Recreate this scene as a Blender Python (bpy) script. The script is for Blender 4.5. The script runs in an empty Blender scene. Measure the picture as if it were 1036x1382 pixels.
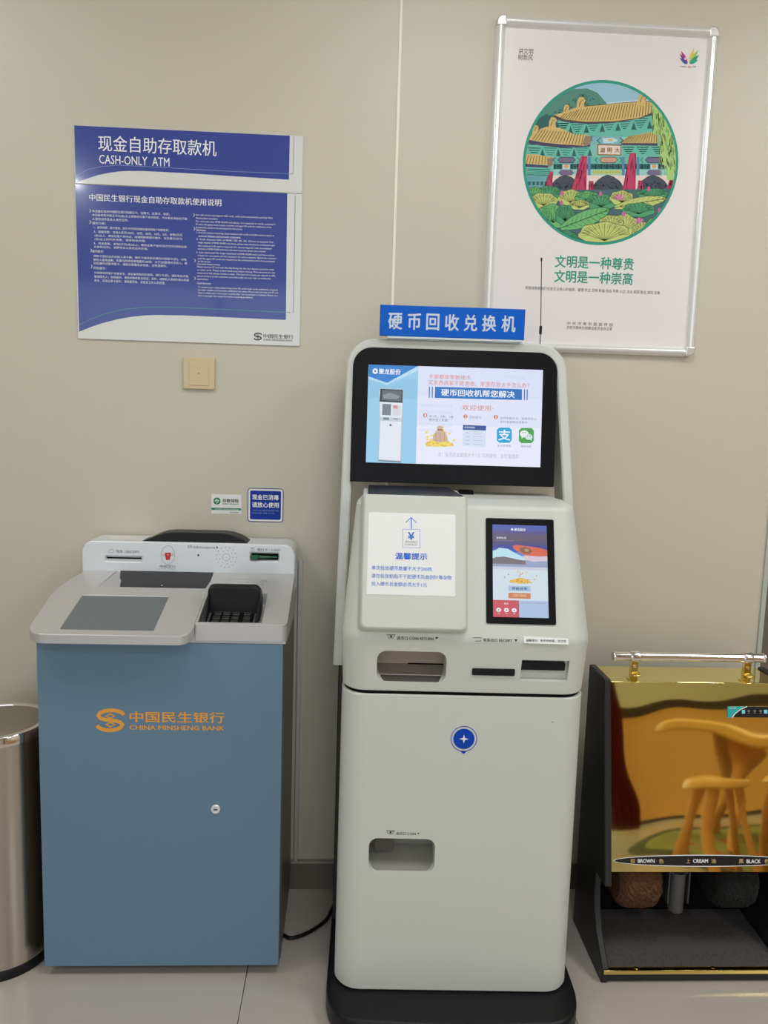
import bpy, bmesh, math, random
from mathutils import Vector, Matrix
random.seed(7)
C = bpy.context.scene.collection
PI = math.pi

# ------------------------------------------------------------------ camera
F_PX, PITCH, YAW, ROLL, CAM_D, CAM_H = 1038.6, .12027, -.04969, .02982, 2.17323, 1.40632
IW, IH = 1036, 1382
_cy, _sy, _cp, _sp = math.cos(YAW), math.sin(YAW), math.cos(PITCH), math.sin(PITCH)
FW = Vector((-_sy*_cp, _cy*_cp, -_sp)); _rt = Vector((_cy, _sy, 0)); _up = _rt.cross(FW)
RT = _rt*math.cos(ROLL) + _up*math.sin(ROLL); UP = -_rt*math.sin(ROLL) + _up*math.cos(ROLL)
EYE = Vector((0, -CAM_D, CAM_H))
cam = bpy.data.cameras.new('camera'); co = bpy.data.objects.new('camera', cam); C.objects.link(co)
cam.sensor_fit = 'VERTICAL'; cam.sensor_height = 36; cam.lens = F_PX/IH*36; cam.clip_start = .05
m = Matrix.Identity(4)
for i in range(3):
    m[i][0], m[i][1], m[i][2], m[i][3] = RT[i], UP[i], -FW[i], EYE[i]
co.matrix_world = m
bpy.context.scene.camera = co

# ------------------------------------------------------------------ light
w = bpy.data.worlds.new('world'); bpy.context.scene.world = w; w.use_nodes = True
w.node_tree.nodes['Background'].inputs[0].default_value = (.75, .85, 1, 1)
w.node_tree.nodes['Background'].inputs[1].default_value = .25
def area(name, loc, rot, sx, sy, power, col, spread=PI):
    l = bpy.data.lights.new(name, 'AREA'); l.shape = 'RECTANGLE'; l.size = sx; l.size_y = sy
    l.energy = power; l.color = col; l.spread = spread
    o = bpy.data.objects.new(name, l); C.objects.link(o); o.location = loc; o.rotation_euler = rot
    return o
# daylight through the glazed front of the hall, behind the photographer
area('window_daylight', (-.6, -6.35, 1.5), (math.radians(90), 0, 0), 5.6, 2.5, 58, (.88, .96, 1))
vs = bpy.context.scene.view_settings
vs.view_transform = 'Standard'; vs.look = 'None'; vs.gamma = 1; vs.use_curve_mapping = False; vs.exposure = 0
bpy.context.scene.cycles.max_bounces = 8

# ------------------------------------------------------------------ colour and materials
def lin(c): c /= 255; return c/12.92 if c <= .04045 else ((c+.055)/1.055)**2.4
GAIN = .80
MATS = {}
def mat(name, rgb, rough=.5, metal=0., gain=None, emit=0., noise=0., nscale=8., bump=0., bscale=60., coat=0., spec=.5):
    if name in MATS: return MATS[name]
    g = GAIN if gain is None else gain
    col = [min(.92, lin(c)/g) for c in rgb]
    M = bpy.data.materials.new(name); M.use_nodes = True; nt = M.node_tree; b = nt.nodes['Principled BSDF']
    b.inputs['Base Color'].default_value = (*col, 1); b.inputs['Roughness'].default_value = rough
    b.inputs['Metallic'].default_value = metal; b.inputs['Coat Weight'].default_value = coat
    b.inputs['Specular IOR Level'].default_value = spec
    if coat: b.inputs['Coat Roughness'].default_value = .06
    if emit:
        b.inputs['Base Color'].default_value = (.01, .01, .01, 1)
        b.inputs['Emission Color'].default_value = (*[lin(c) for c in rgb], 1)
        b.inputs['Emission Strength'].default_value = emit
    tc = nt.nodes.new('ShaderNodeTexCoord')
    if noise:
        n = nt.nodes.new('ShaderNodeTexNoise'); n.inputs['Scale'].default_value = nscale; n.inputs['Detail'].default_value = 4
        r = nt.nodes.new('ShaderNodeMapRange'); r.inputs['To Min'].default_value = 1-noise; r.inputs['To Max'].default_value = 1+noise
        x = nt.nodes.new('ShaderNodeVectorMath'); x.operation = 'SCALE'
        nt.links.new(tc.outputs['Object'], n.inputs['Vector']); nt.links.new(n.outputs['Fac'], r.inputs['Value'])
        x.inputs[0].default_value = col; nt.links.new(r.outputs[0], x.inputs['Scale'])
        nt.links.new(x.outputs[0], b.inputs['Base Color'])
    if bump:
        n = nt.nodes.new('ShaderNodeTexNoise'); n.inputs['Scale'].default_value = bscale; n.inputs['Detail'].default_value = 3
        bp = nt.nodes.new('ShaderNodeBump'); bp.inputs['Strength'].default_value = bump; bp.inputs['Distance'].default_value = .002
        nt.links.new(tc.outputs['Object'], n.inputs['Vector']); nt.links.new(n.outputs['Fac'], bp.inputs['Height'])
        nt.links.new(bp.outputs[0], b.inputs['Normal'])
    MATS[name] = M
    return M

WALL = mat('painted wall panel', (186, 180, 164), .42, noise=.02, nscale=1.5)
JOINT = mat('white joint strip', (222, 216, 202), .4)
KIOSK = mat('kiosk white paint', (192, 194, 188), .42, bump=.05, bscale=900)
SILVER = mat('silver paint', (182, 180, 180), .34, metal=.45, bump=.05, bscale=1200)
SILVER2 = mat('brushed silver face', (208, 211, 215), .36, metal=.25, bump=.05, bscale=1200)
BLUEDOOR = mat('blue powder coat', (93, 121, 143), .5, bump=.12, bscale=1500)
STEELDARK = mat('dark cabinet side', (96, 88, 82), .35, metal=.5)
BLACK = mat('black plastic', (18, 18, 21), .4, spec=.3)
BLACKM = mat('matt black', (14, 14, 15), .8, spec=.1)
BEZEL = mat('black glass bezel', (20, 19, 22), .3, spec=.12)
DGREY = mat('dark grey metal', (72, 72, 74), .4, metal=.2)
GOLD = mat('polished gold steel', (252, 218, 142), .035, metal=1, gain=.9)
def waviness(M, scale, dist):
    nt = M.node_tree; tc = nt.nodes.new('ShaderNodeTexCoord'); n = nt.nodes.new('ShaderNodeTexNoise')
    n.inputs['Scale'].default_value = scale; n.inputs['Detail'].default_value = 0
    bp = nt.nodes.new('ShaderNodeBump'); bp.inputs['Strength'].default_value = 1; bp.inputs['Distance'].default_value = dist
    nt.links.new(tc.outputs['Object'], n.inputs['Vector']); nt.links.new(n.outputs['Fac'], bp.inputs['Height'])
    nt.links.new(bp.outputs[0], nt.nodes['Principled BSDF'].inputs['Normal'])
waviness(GOLD, 5, .0035)
GOLDB = mat('brass fitting', (238, 208, 120), .14, metal=1, gain=.9)
CHROME = mat('chrome', (225, 218, 214), .12, metal=1, gain=.85)
STAIN = mat('stainless steel', (200, 186, 172), .24, metal=1, gain=.85)
WHITE = mat('white print', (214, 214, 212), .3)
PAPER = mat('white paper', (222, 222, 222), .6)

# ------------------------------------------------------------------ geometry helpers
class Frame:
    def __init__(s, ox=0, oy=0, rz=0):
        s.M = Matrix.Translation((ox, oy, 0)) @ Matrix.Rotation(rz, 4, 'Z'); s.I = s.M.inverted(); s.ox, s.oy, s.rz = ox, oy, rz
W0 = Frame()
KF = Frame(.294, 0, math.radians(-1.7))         # the exchange kiosk's own frame

class Surf:
    """a real plane in a frame: y = const, or through two (y, z) points; u runs along x, v up the plane"""
    def __init__(s, fr, y0, z0, y1, z1, off=0):
        d = Vector((0, y1-y0, z1-z0)).normalized(); s.V = d; s.U = Vector((1, 0, 0)); s.N = s.U.cross(d)
        s.O = Vector((0, y0, z0)) + s.N*off; s.fr = fr
    def uv(s, px, py):
        d = FW + RT*((px-IW/2)/F_PX) - UP*((py-IH/2)/F_PX)
        o = s.fr.I @ EYE; d = s.fr.I.to_3x3() @ d
        t = (s.O-o).dot(s.N)/d.dot(s.N); p = o + d*t - s.O
        return (p.dot(s.U), p.dot(s.V))
    def at(s, u, v, h=0): return s.O + s.U*u + s.V*v + s.N*h
    def pt(s, px, py, h=0): return s.at(*s.uv(px, py), h)
def vsurf(fr, y): return Surf(fr, y, 0, y, 1)

class MB:
    def __init__(s, fr=W0): s.v = []; s.f = []; s.mi = []; s.mats = []; s.fr = fr
    def add(s, vs, fs, m):
        if m not in s.mats: s.mats.append(m)
        k = s.mats.index(m); b = len(s.v); s.v += [Vector(p) for p in vs]
        for f in fs: s.f.append([b+i for i in f]); s.mi.append(k)
    def box(s, x0, x1, y0, y1, z0, z1, m):
        s.add([(x, y, z) for z in (z0, z1) for y in (y0, y1) for x in (x0, x1)],
              [(0, 2, 3, 1), (4, 5, 7, 6), (0, 1, 5, 4), (2, 6, 7, 3), (0, 4, 6, 2), (1, 3, 7, 5)], m)
    def prism(s, a, b, m):
        n = len(a); s.add(list(a)+list(b), [tuple(range(n))[::-1], tuple(range(n, 2*n))]+[(i, (i+1) % n, n+(i+1) % n, n+i) for i in range(n)], m)
    def prism_x(s, prof, x0, x1, m): s.prism([(x0, y, z) for y, z in prof], [(x1, y, z) for y, z in prof], m)
    def prism_z(s, out, z0, z1, m): s.prism([(x, y, z0) for x, y in out], [(x, y, z1) for x, y in out], m)
    def prism_y(s, out, y0, y1, m): s.prism([(x, y0, z) for x, z in out], [(x, y1, z) for x, z in out], m)
    def plate(s, S, uvs, h0, h1, m): s.prism([S.at(u, v, h0) for u, v in uvs], [S.at(u, v, h1) for u, v in uvs], m)
    def loft(s, rings, m, cap=True):
        n = len(rings[0]); vs = [p for r in rings for p in r]; fs = []
        for k in range(len(rings)-1):
            for i in range(n): fs.append((k*n+i, k*n+(i+1) % n, (k+1)*n+(i+1) % n, (k+1)*n+i))
        if cap: fs += [tuple(range(n))[::-1], tuple(range((len(rings)-1)*n, len(rings)*n))]
        s.add(vs, fs, m)
    def tube(s, path, r, m, n=10, cap=True):
        path = [Vector(p) for p in path]; rings = []; ref = None
        for i, p in enumerate(path):
            t = (path[min(i+1, len(path)-1)]-path[max(i-1, 0)]).normalized()
            if ref is None: ref = t.orthogonal().normalized()
            ref = (ref - t*ref.dot(t)).normalized(); q = t.cross(ref)
            rr = r[i] if isinstance(r, (list, tuple)) else r
            rings.append([p + (ref*math.cos(2*PI*k/n)+q*math.sin(2*PI*k/n))*rr for k in range(n)])
        s.loft(rings, m, cap)
    def lathe(s, prof, c, m, axis='z', n=32, cap=True):
        rings = []
        for r, h in prof:
            ring = []
            for k in range(n):
                a = 2*PI*k/n; q = (r*math.cos(a), r*math.sin(a), h)
                if axis == 'x': q = (h, r*math.cos(a), r*math.sin(a))
                if axis == 'y': q = (r*math.sin(a), h, r*math.cos(a))
                ring.append((c[0]+q[0], c[1]+q[1], c[2]+q[2]))
            rings.append(ring)
        s.loft(rings, m, cap)
    # --- flat print on a surface
    def poly(s, S, uvs, h, m): s.add([S.at(u, v, h) for u, v in uvs], [tuple(range(len(uvs)))], m)
    def ppoly(s, S, pts, h, m): s.poly(S, [S.uv(*p) for p in pts], h, m)
    def prect(s, S, x0, y0, x1, y1, h, m, r=0):
        """an upright rectangle between two opposite corners given as picture points"""
        a = S.uv(x0, y0); b = S.uv(x1, y1); s.rect(S, a[0], b[1], b[0], a[1], h, m, r)
    def rect(s, S, u0, v0, u1, v1, h, m, r=0): s.poly(S, rrect(u0, v0, u1, v1, r) if r else [(u0, v0), (u1, v0), (u1, v1), (u0, v1)], h, m)
    def disc(s, S, c, r, h, m, n=28, ry=None): s.poly(S, [(c[0]+r*math.cos(2*PI*k/n), c[1]+(ry or r)*math.sin(2*PI*k/n)) for k in range(n)], h, m)
    def stroke(s, S, uvs, wd, h, m, closed=False):
        P = [Vector(p) for p in uvs]; n = len(P); L = []; R = []
        for i in range(n):
            a = P[(i-1) % n] if closed or i else P[0]; b = P[(i+1) % n] if closed or i < n-1 else P[-1]
            t = b-a
            if t.length < 1e-9: t = Vector((1, 0))
            t.normalize(); q = Vector((-t.y, t.x))*wd/2; L.append(P[i]+q); R.append(P[i]-q)
        vs = [S.at(*p, h) for p in L]+[S.at(*p, h) for p in R]
        s.add(vs, [(i, (i+1) % n, n+(i+1) % n, n+i) for i in range(n if closed else n-1)], m)
    def pstroke(s, S, pts, wd, h, m, closed=False): s.stroke(S, [S.uv(*p) for p in pts], wd, h, m, closed)
    def text(s, S, body, x0, y0, x1, hp, h, m, bold=0., keep=False):
        """lettering whose ink starts at picture point (x0, y0) (top left), ends at column x1 and is hp picture points high"""
        vs, fs = glyphs(body, bold)
        xs = [p[0] for p in vs]; ys = [p[1] for p in vs]; lx, hx, ly, hy = min(xs), max(xs), min(ys), max(ys)
        u0, v1 = S.uv(x0, y0); v0 = S.uv(x0, y0+hp)[1]
        ky = (v1-v0)/(hy-ly)
        u1 = S.uv(x1, y0)[0]; kx = (u1-u0)/(hx-lx)
        s.add([S.at(u0+(p[0]-lx)*kx, v0+(p[1]-ly)*ky, h+p[2]*.00005) for p in vs], fs, m)
    def build(s, name, root=None, bevel=0., seg=2, smooth=True, solid=True, origin=None, angle=40):
        me = bpy.data.meshes.new(name)
        if root is not None:
            Mw = root.matrix_basis.copy(); q = root.parent
            while q: Mw = q.matrix_basis @ Mw; q = q.parent
            T = Mw.inverted()
        else:
            if origin is None:
                vw = [s.fr.M @ p for p in s.v]
                origin = [ (min(p[i] for p in vw)+max(p[i] for p in vw))/2 for i in (0, 1)] + [min(p[2] for p in vw)]
            T = Matrix.Translation(-Vector(origin))
        me.from_pydata([tuple(T @ s.fr.M @ p) for p in s.v], [], s.f)
        for q in s.mats: me.materials.append(q)
        for p, k in zip(me.polygons, s.mi): p.material_index = k
        if solid:
            bm = bmesh.new(); bm.from_mesh(me); bmesh.ops.remove_doubles(bm, verts=bm.verts, dist=1e-6)
            bmesh.ops.recalc_face_normals(bm, faces=bm.faces); bm.to_mesh(me); bm.free()
            if smooth: me.shade_smooth(); me.set_sharp_from_angle(angle=math.radians(angle))
        me.update()
        o = bpy.data.objects.new(name, me); C.objects.link(o)
        if root is not None: o.parent = root
        else: o.location = origin
        if bevel:
            b = o.modifiers.new('bevel', 'BEVEL'); b.width = bevel; b.segments = seg; b.limit_method = 'ANGLE'; b.angle_limit = math.radians(35); b.harden_normals = False
        return o

_gl = {}
def glyphs(body, bold):
    k = (body, bold)
    if k not in _gl:
        c = bpy.data.curves.new('t', 'FONT'); c.body = body; c.resolution_u = 2
        o = bpy.data.objects.new('t', c); me = bpy.data.meshes.new_from_object(o)
        V = [(v.co.x, v.co.y) for v in me.vertices]; F_ = [tuple(p.vertices) for p in me.polygons]; n = len(V)
        if bold:      # heavier weight: shifted strokes of the same lettering
            d = bold*1.1; sh = ((-d, 0), (d, 0), (0, -d*.8), (0, d*.8)) if bold > .012 else ((-d, 0), (d, 0))
            _gl[k] = ([(x+a, y+b, j) for j, (a, b) in enumerate(sh) for x, y in V], [tuple(i+n*j for i in f) for j in range(len(sh)) for f in F_])
        else: _gl[k] = ([(x, y, 0) for x, y in V], F_)
        bpy.data.objects.remove(o); bpy.data.meshes.remove(me); bpy.data.curves.remove(c)
    return _gl[k]

def rrect(u0, v0, u1, v1, r, n=5, corners=(1, 1, 1, 1)):
    out = []
    for (cx, cy, a, on) in ((u1-r, v0+r, -90, corners[0]), (u1-r, v1-r, 0, corners[1]), (u0+r, v1-r, 90, corners[2]), (u0+r, v0+r, 180, corners[3])):
        if on: out += [(cx+r*math.cos(math.radians(a+90*k/n)), cy+r*math.sin(math.radians(a+90*k/n))) for k in range(n+1)]
        else: out.append((cx+r*(1 if a in (-90, 0) else -1), cy+r*(1 if a in (0, 90) else -1)))
    return out
def round_poly(P, radii, n=4):
    out = []; N = len(P)
    for i in range(N):
        p = Vector(P[i]); r = radii[i] if isinstance(radii, (list, tuple)) else radii
        if r <= 0: out.append(tuple(p)); continue
        a = (Vector(P[i-1])-p); b = (Vector(P[(i+1) % N])-p); ra = min(r, a.length*.49); rb = min(r, b.length*.49)
        A = p+a.normalized()*ra; B = p+b.normalized()*rb
        for k in range(n+1):
            t = k/n; out.append(tuple(A*(1-t)**2+p*2*t*(1-t)+B*t*t))
    return out
def cut(o, cutters):
    """carve real openings; the cutting bodies are removed again"""
    for mb in cutters:
        c = mb.build('cutter', smooth=False, origin=(0, 0, 0))
        md = o.modifiers.new('b', 'BOOLEAN'); md.object = c; md.operation = 'DIFFERENCE'; md.solver = 'EXACT'
    bpy.context.view_layer.update()
    me = bpy.data.meshes.new_from_object(o.evaluated_get(bpy.context.evaluated_depsgraph_get()))
    for md in list(o.modifiers):
        if md.type == 'BOOLEAN': c = md.object; o.modifiers.remove(md); bpy.data.objects.remove(c)
    o.data = me
    me.shade_smooth(); me.set_sharp_from_angle(angle=math.radians(35))
def props(o, label=None, cat=None, group=None, kind=None):
    if label: o['label'] = label
    if cat: o['category'] = cat
    if group: o['group'] = group
    if kind: o['kind'] = kind
    return o
def thing(name, label, cat, loc, rz=0, group=None):
    o = bpy.data.objects.new(name, None); C.objects.link(o); o.empty_display_size = .1
    o.matrix_basis = Matrix.Translation(loc) @ Matrix.Rotation(rz, 4, 'Z')
    return props(o, label, cat, group)
def Z(x0, y0, k): return lambda X, Y: (x0+X/k, y0+Y/k)
def zz(f, pts): return [f(*p) for p in pts]

# ------------------------------------------------------------------ the room
HC = 2.95; XL, XR, YB = -3.2, 4.6, -6.3
t = MB(); t.box(XL, XR, YB, 1.0, -.12, -.012, mat('mortar bed', (120, 114, 108), .8)); FL = t.build('floor'); FL['kind'] = 'structure'
TILE = mat('polished floor tile', (168, 160, 154), .22, noise=.05, nscale=5, bump=.02, bscale=20)
ts = .7985
t = MB(); t.box(0, ts, 0, ts, -.012, 0, TILE); tile0 = None
for i in range(-4, 6):
    for j in range(-8, 2):
        x, y = -.223+.8*i, -.149+.8*j
        if x < XL-.5 or x > XR or y < YB-.5 or y > .9: continue
        if tile0 is None: tile0 = t.build('floor_tile', FL, bevel=.0008, seg=1); o = tile0
        else:
            o = tile0.copy(); C.objects.link(o); o.parent = FL
        o.location = Vector((x, y, 0))
t = MB(); t.box(XL, XR, YB, 1.0, HC, HC+.1, mat('ceiling board', (205, 205, 200), .7)); props(t.build('ceiling'), kind='structure')
t = MB(); t.box(XL, 1.24, .012, .15, 0, HC, WALL); WB = t.build('wall_back'); WB['kind'] = 'structure'
for a, b in ((XL, -1.106), (-1.1, .1115), (.1165, 1.232)):
    t = MB(); t.box(a, b, 0, .012, .088, HC, WALL); t.build('wall_panel', WB, bevel=.001, seg=1)
for x in (-1.103, .114):
    t = MB(); t.box(x-.004, x+.004, -.0025, .012, .088, HC, JOINT); t.build('joint_strip', WB, bevel=.001, seg=1)
t = MB(); t.box(1.230, 1.243, -.006, .15, .0, HC, mat('grey edge strip', (170, 172, 166), .4)); props(t.build('trim_1'), kind='structure')
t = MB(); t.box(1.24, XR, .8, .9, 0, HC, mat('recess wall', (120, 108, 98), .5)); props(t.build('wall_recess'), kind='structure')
BASEM = mat('grey metal skirting', (118, 112, 104), .3, metal=.4)
t = MB(); t.box(XL, 1.229, -.012, 0, 0, .084, BASEM); t.box(XL, 1.229, -.015, 0, .082, .088, mat('skirting cap', (150, 146, 138), .3, metal=.4)); props(t.build('baseboard_back', bevel=.001), kind='structure')
t = MB(); t.box(XL-.1, XL, YB, .15, 0, HC, WALL); props(t.build('wall_left'), kind='structure')
t = MB(); t.box(XR, XR+.1, YB, .9, 0, HC, WALL); props(t.build('wall_right'), kind='structure')
t = MB()
for a, b, c_, d in ((XL, XR, 0, .25), (XL, XR, 2.75, HC), (XL, -3.0, .25, 2.75), (-3.4+.4, -3.0, .25, 2.75), (1.9, XR, .25, 2.75)):
    if b > a: t.box(a, b, YB-.1, YB, c_, d, WALL)
for x in (-1.4, .25): t.box(x-.03, x+.03, YB-.08, YB-.02, .25, 2.75, DGREY)
props(t.build('wall_front'), kind='structure')

# ceiling lamps: recessed square panels that light the hall
LAMPM = mat('lamp diffuser', (255, 250, 240), .5, emit=3.0)
for i, (x, y, hs, wt, lb) in enumerate(((-1.6, -1.1, .27, 8.5, 'above the blue cabinet, near the left wall'), (.3, -1.3, .27, 10.5, 'above the white kiosk'), (2.0, -1.3, .35, 17, 'above the recess right of the gold machine'),
                              (-1.95, -3.36, .1, 9, 'behind the camera on the left, mirrored in the upper blue board'), (.3, -3.7, .27, 10.5, 'straight behind the camera'), (3.3, -3.7, .27, 30, 'over the slab tea table'))):
    r = thing('ceiling_lamp', 'square recessed ceiling lamp ' + lb, 'lamp', (x, y, HC-.03), group='recessed lamps in the ceiling')
    t = MB(); t.box(x-hs-.03, x+hs+.03, y-hs-.03, y+hs+.03, HC-.012, HC, mat('lamp rim', (220, 220, 218), .5)); t.build('frame', r, bevel=.002)
    t = MB(); t.box(x-hs, x+hs, y-hs, y+hs, HC-.016, HC-.012, LAMPM); t.build('diffuser', r, smooth=False)
    area('panel_light', (x, y, HC-.02), (0, 0, 0), hs*2, hs*2, wt*1.04, (.965, .99, .995))

# ------------------------------------------------------------------ wall: instruction boards
SB = vsurf(W0, -.004)
z1 = Z(90, 160, 3.139)
NAVY = mat('navy blue print', (50, 66, 142), .16, coat=.5, noise=.03, nscale=4)
SHEET = mat('white acrylic sheet', (206, 206, 204), .22, coat=.3)
LETW = mat('pale lettering', (222, 222, 224), .4)
LINED = mat('dark hairline', (96, 96, 92), .5); GREENL = mat('green hairline', (88, 150, 150), .5); BLUEL = mat('pale blue hairline', (120, 140, 190), .5)
INK = mat('black ink', (40, 38, 40), .6)
def corner(S, p): return S.uv(*p)
def bank_logo(mb, S, f, m, h):
    """the S shaped emblem with two coins, drawn in the 50..250 by 88..243 square of its close-up"""
    q = lambda X, Y: S.uv(*f(X, Y)); wd = abs(q(90, 100)[0]-q(118, 100)[0])
    sp_ = [(244, 128), (232, 114), (210, 104), (180, 97), (145, 96), (105, 102), (76, 116), (65, 134), (80, 152), (115, 162), (150, 166), (185, 170), (220, 180), (235, 197), (224, 215), (195, 229), (155, 236), (120, 235), (90, 227), (68, 216), (56, 203)]
    mb.stroke(S, [q(*p) for p in sp_], wd*1.02, h, m)
    for cx, cy in ((150, 137), (150, 196)):
        mb.stroke(S, [q(cx+a*32, cy+b*15) for a, b in ((1, 0), (0, 1), (-1, 0), (0, -1))], wd*.42, h*1.2, m, closed=True)

bd = thing('instruction_board', 'upper blue and white acrylic board with the large heading for the cash-only ATM', 'sign', (-.44, -.004, 2.0))
a = SB.uv(100, 169); b = SB.uv(408, 186); c_ = SB.uv(102, 248)
X0, X1 = a[0], a[0]+.6
t = MB(); t.box(X0, X1, -.004, -.0002, c_[1]+.001, a[1], SHEET); t.build('panel', bd, bevel=.0008)
t = MB(); h = .0003
t.poly(SB, [SB.uv(*z1(38, 271))]+[SB.uv(*z1(*p)) for p in ((130, 240), (180, 230), (220, 224), (260, 222), (320, 222), (400, 226), (520, 232), (700, 244), (941, 259))]+[(SB.uv(*z1(943, 200))[0], a[1]-.0005), (X0+.0005, a[1]-.0005)], h, NAVY)
t.stroke(SB, [SB.uv(*z1(*p)) for p in ((38, 245), (90, 216), (150, 203), (220, 198), (320, 203), (500, 213), (700, 224), (943, 234))], .0012, h*2, BLUEL)
t.pstroke(SB, [z1(943, 234), z1(958, 235)], .001, h*2, LINED)
t.stroke(SB, [SB.uv(*z1(958, 235)), (SB.uv(*z1(961, 150))[0], a[1]-.002)], .001, h*2, LINED)
t.text(SB, '现金自助存取款机', *z1(133, 70), z1(635, 0)[0], 21.5, h*2, LETW, .006)
t.text(SB, 'CASH-ONLY  ATM', *z1(137, 153), z1(435, 0)[0], 12, h*2, LETW, .004)
t.build('print', bd, solid=False)

bd = thing('instruction_board', 'lower blue board with two columns of small ATM instructions and a bank logo', 'sign', (-.44, -.004, 1.6))
e = SB.uv(106, 457)
t = MB(); t.box(X0, X1, -.004, -.0002, e[1], c_[1]-.0005, SHEET); t.build('panel', bd, bevel=.0008)
t = MB()
t.poly(SB, [SB.uv(*z1(*p)) for p in ((53, 903), (100, 884), (150, 867), (215, 850), (280, 839), (330, 834), (380, 832), (500, 834), (700, 843), (928, 853))]+[(SB.uv(*z1(931, 500))[0], c_[1]-.001), (X0+.0005, c_[1]-.001)], h, NAVY)
t.pstroke(SB, [z1(*p) for p in ((55, 873), (100, 850), (150, 832), (200, 817), (250, 808), (330, 800), (450, 800), (600, 806), (928, 821))], .0014, h*2, GREENL)
u_ = SB.uv(*z1(960, 822)); t.stroke(SB, [SB.uv(*z1(928, 821)), u_, (u_[0], c_[1]-.006)], .0012, h*2, LINED)
t.text(SB, '中国民生银行现金自助存取款机使用说明', *z1(95, 318), z1(655, 0)[0], 9.6, h*2, LETW, .012)
L = [(108, 386, 437, '本设备仅支持中国民生银行的借记卡、信用卡、社保卡、存折。'), (108, 403, 510, '本设备单笔存款五万元(含)以上需要经过客户身份验证，代办者还须验证代理'), (108, 419, 262, '人身份证件及本人身份证件。'),
     (108, 437, 165, '操作介绍：'), (115, 455, 432, '1、查询余额：插卡查询，显示卡内可用余额及最近的账户余额查询；'), (115, 473, 490, '2、现金存款：支持人民币100元、50元、20元、10元、5元，单笔5万元'),
     (118, 490, 490, '(含)以上，需验证客户身份证，请遵照屏幕提示操作，当日累计5万元'), (118, 505, 335, '(含)以上的代办存款，请至柜台办理。'), (115, 523, 508, '3、现金取款，单笔5万元(含)以上，需验证客户身份证(代办时须验证双'),
     (115, 538, 345, '方身份证件)，请携带本人有效证件办理。'), (108, 556, 158, '操作提示：'), (113, 577, 508, '请按卡面标注方向插入读卡器；操作卡或存折后请及时取回卡(折)，以免'),
     (113, 592, 510, '被他人冒用盗刷。机器内的存款单笔最多200张，大于200张请分次存入。请'), (113, 607, 425, '勿在操作过程中拔卡，请核对屏幕显示信息，以免误操作。'), (113, 627, 168, '风险提示：'),
     (117, 648, 518, '为保障您的账户资金安全，请妥善保管您的密码、银行卡(折)，谨防电信诈骗，'), (117, 664, 518, '警惕陌生人；如有疑问，请及时联系柜台验证。另外，请随机人员指引确认机器'), (117, 680, 418, '安全，如发生吞卡吞钞，请保留凭条，并联系工作人员处理。')]
for X, Y, X2, s_ in L: t.text(SB, s_, *z1(X, Y), z1(X2, 0)[0], 3.7, h*2, LETW, .0)
L = [(547, 404, 872, 'Our cash service only supports debit cards, credit cards and passbooks issued by China'), (547, 418, 640, 'Minsheng Bank and others.'), (547, 431, 884, 'For amounts over RMB 50,000 and above, it is required to verify customer\'s'),
     (547, 444, 868, 'ID card, and agents must present customer and agent ID cards for verification of the'), (547, 457, 745, 'transaction needs to be processed by the proxy.'), (549, 467, 590, 'Services:'), (549, 479, 878, '1. Account balance checking: check balance with cards and daily account query in'),
     (558, 492, 738, 'account balance and account statement.'), (549, 507, 876, '2. Cash deposit: bills of RMB 100, 50, 20, 10 are accepted. For'), (556, 521, 880, 'single deposit of RMB 50,000 and above, please take identity for verification and'), (556, 535, 868, 'the customer\'s ID card is required. For several deposits with accumulated'),
     (556, 548, 845, 'amounts of RMB 50,000 and above the same customer please use a counter.'), (549, 563, 880, '3. Cash withdrawal: For single withdrawal of RMB 50,000 (incl.) and above please'), (556, 576, 888, 'a letter for reservation and the customer\'s ID card is required. Agents the customer'), (556, 589, 880, 'and the agent ID cards are required at the withdrawal and to be processed'),
     (556, 601, 610, 'by the proxy.'), (552, 612, 650, 'Operation Requirements:'), (552, 624, 878, 'Please insert an IC card with the chip facing into the slot; deposit cannot be made'), (552, 637, 882, 'on other cards. Please confirm banknotes before closing. Most amounts are not'), (552, 650, 884, 'returned in full; please contact a teller. The limit of receipts per deposit is 200.'),
     (552, 663, 865, 'out of services by the customer unconditionally can may refer to hotline for'), (552, 676, 600, 'operations.'), (552, 692, 612, 'Card Amounts:'), (556, 710, 895, 'To ensure your safety please keep your ID cards bank cards passbooks properly'), (556, 722, 897, 'and other valuables and keep them confidential from others. Please count and keep your ID card,'),
     (556, 734, 895, 'date to check your transaction records after the transaction completed. Please con-'), (556, 746, 790, 'tact a manager for enquiries before existing problems.')]
for k, (X, Y, X2, s_) in enumerate(L): t.text(SB, s_, *z1(X, Y), z1(X2, 0)[0], 3.0, h*2, LETW, .0)
for X, Y in ((97, 384), (97, 432), (101, 552), (103, 620), (536, 402), (538, 460), (540, 595), (540, 670)):
    t.pstroke(SB, [z1(X, Y), z1(X+6, Y+7), z1(X, Y+14)], .0012, h*2, LETW)
zl = lambda X, Y: z1(792+(X-50)*.172, 908+(Y-88)*.2)
bank_logo(t, SB, zl, INK, h)
t.text(SB, '中国民生银行', *z1(832, 912), z1(960, 0)[0], 5.6, h, INK, .012)
t.text(SB, 'CHINA MINSHENG BANK', *z1(832, 933), z1(957, 0)[0], 2.4, h, INK, .012)
t.build('print', bd, solid=False)

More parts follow.
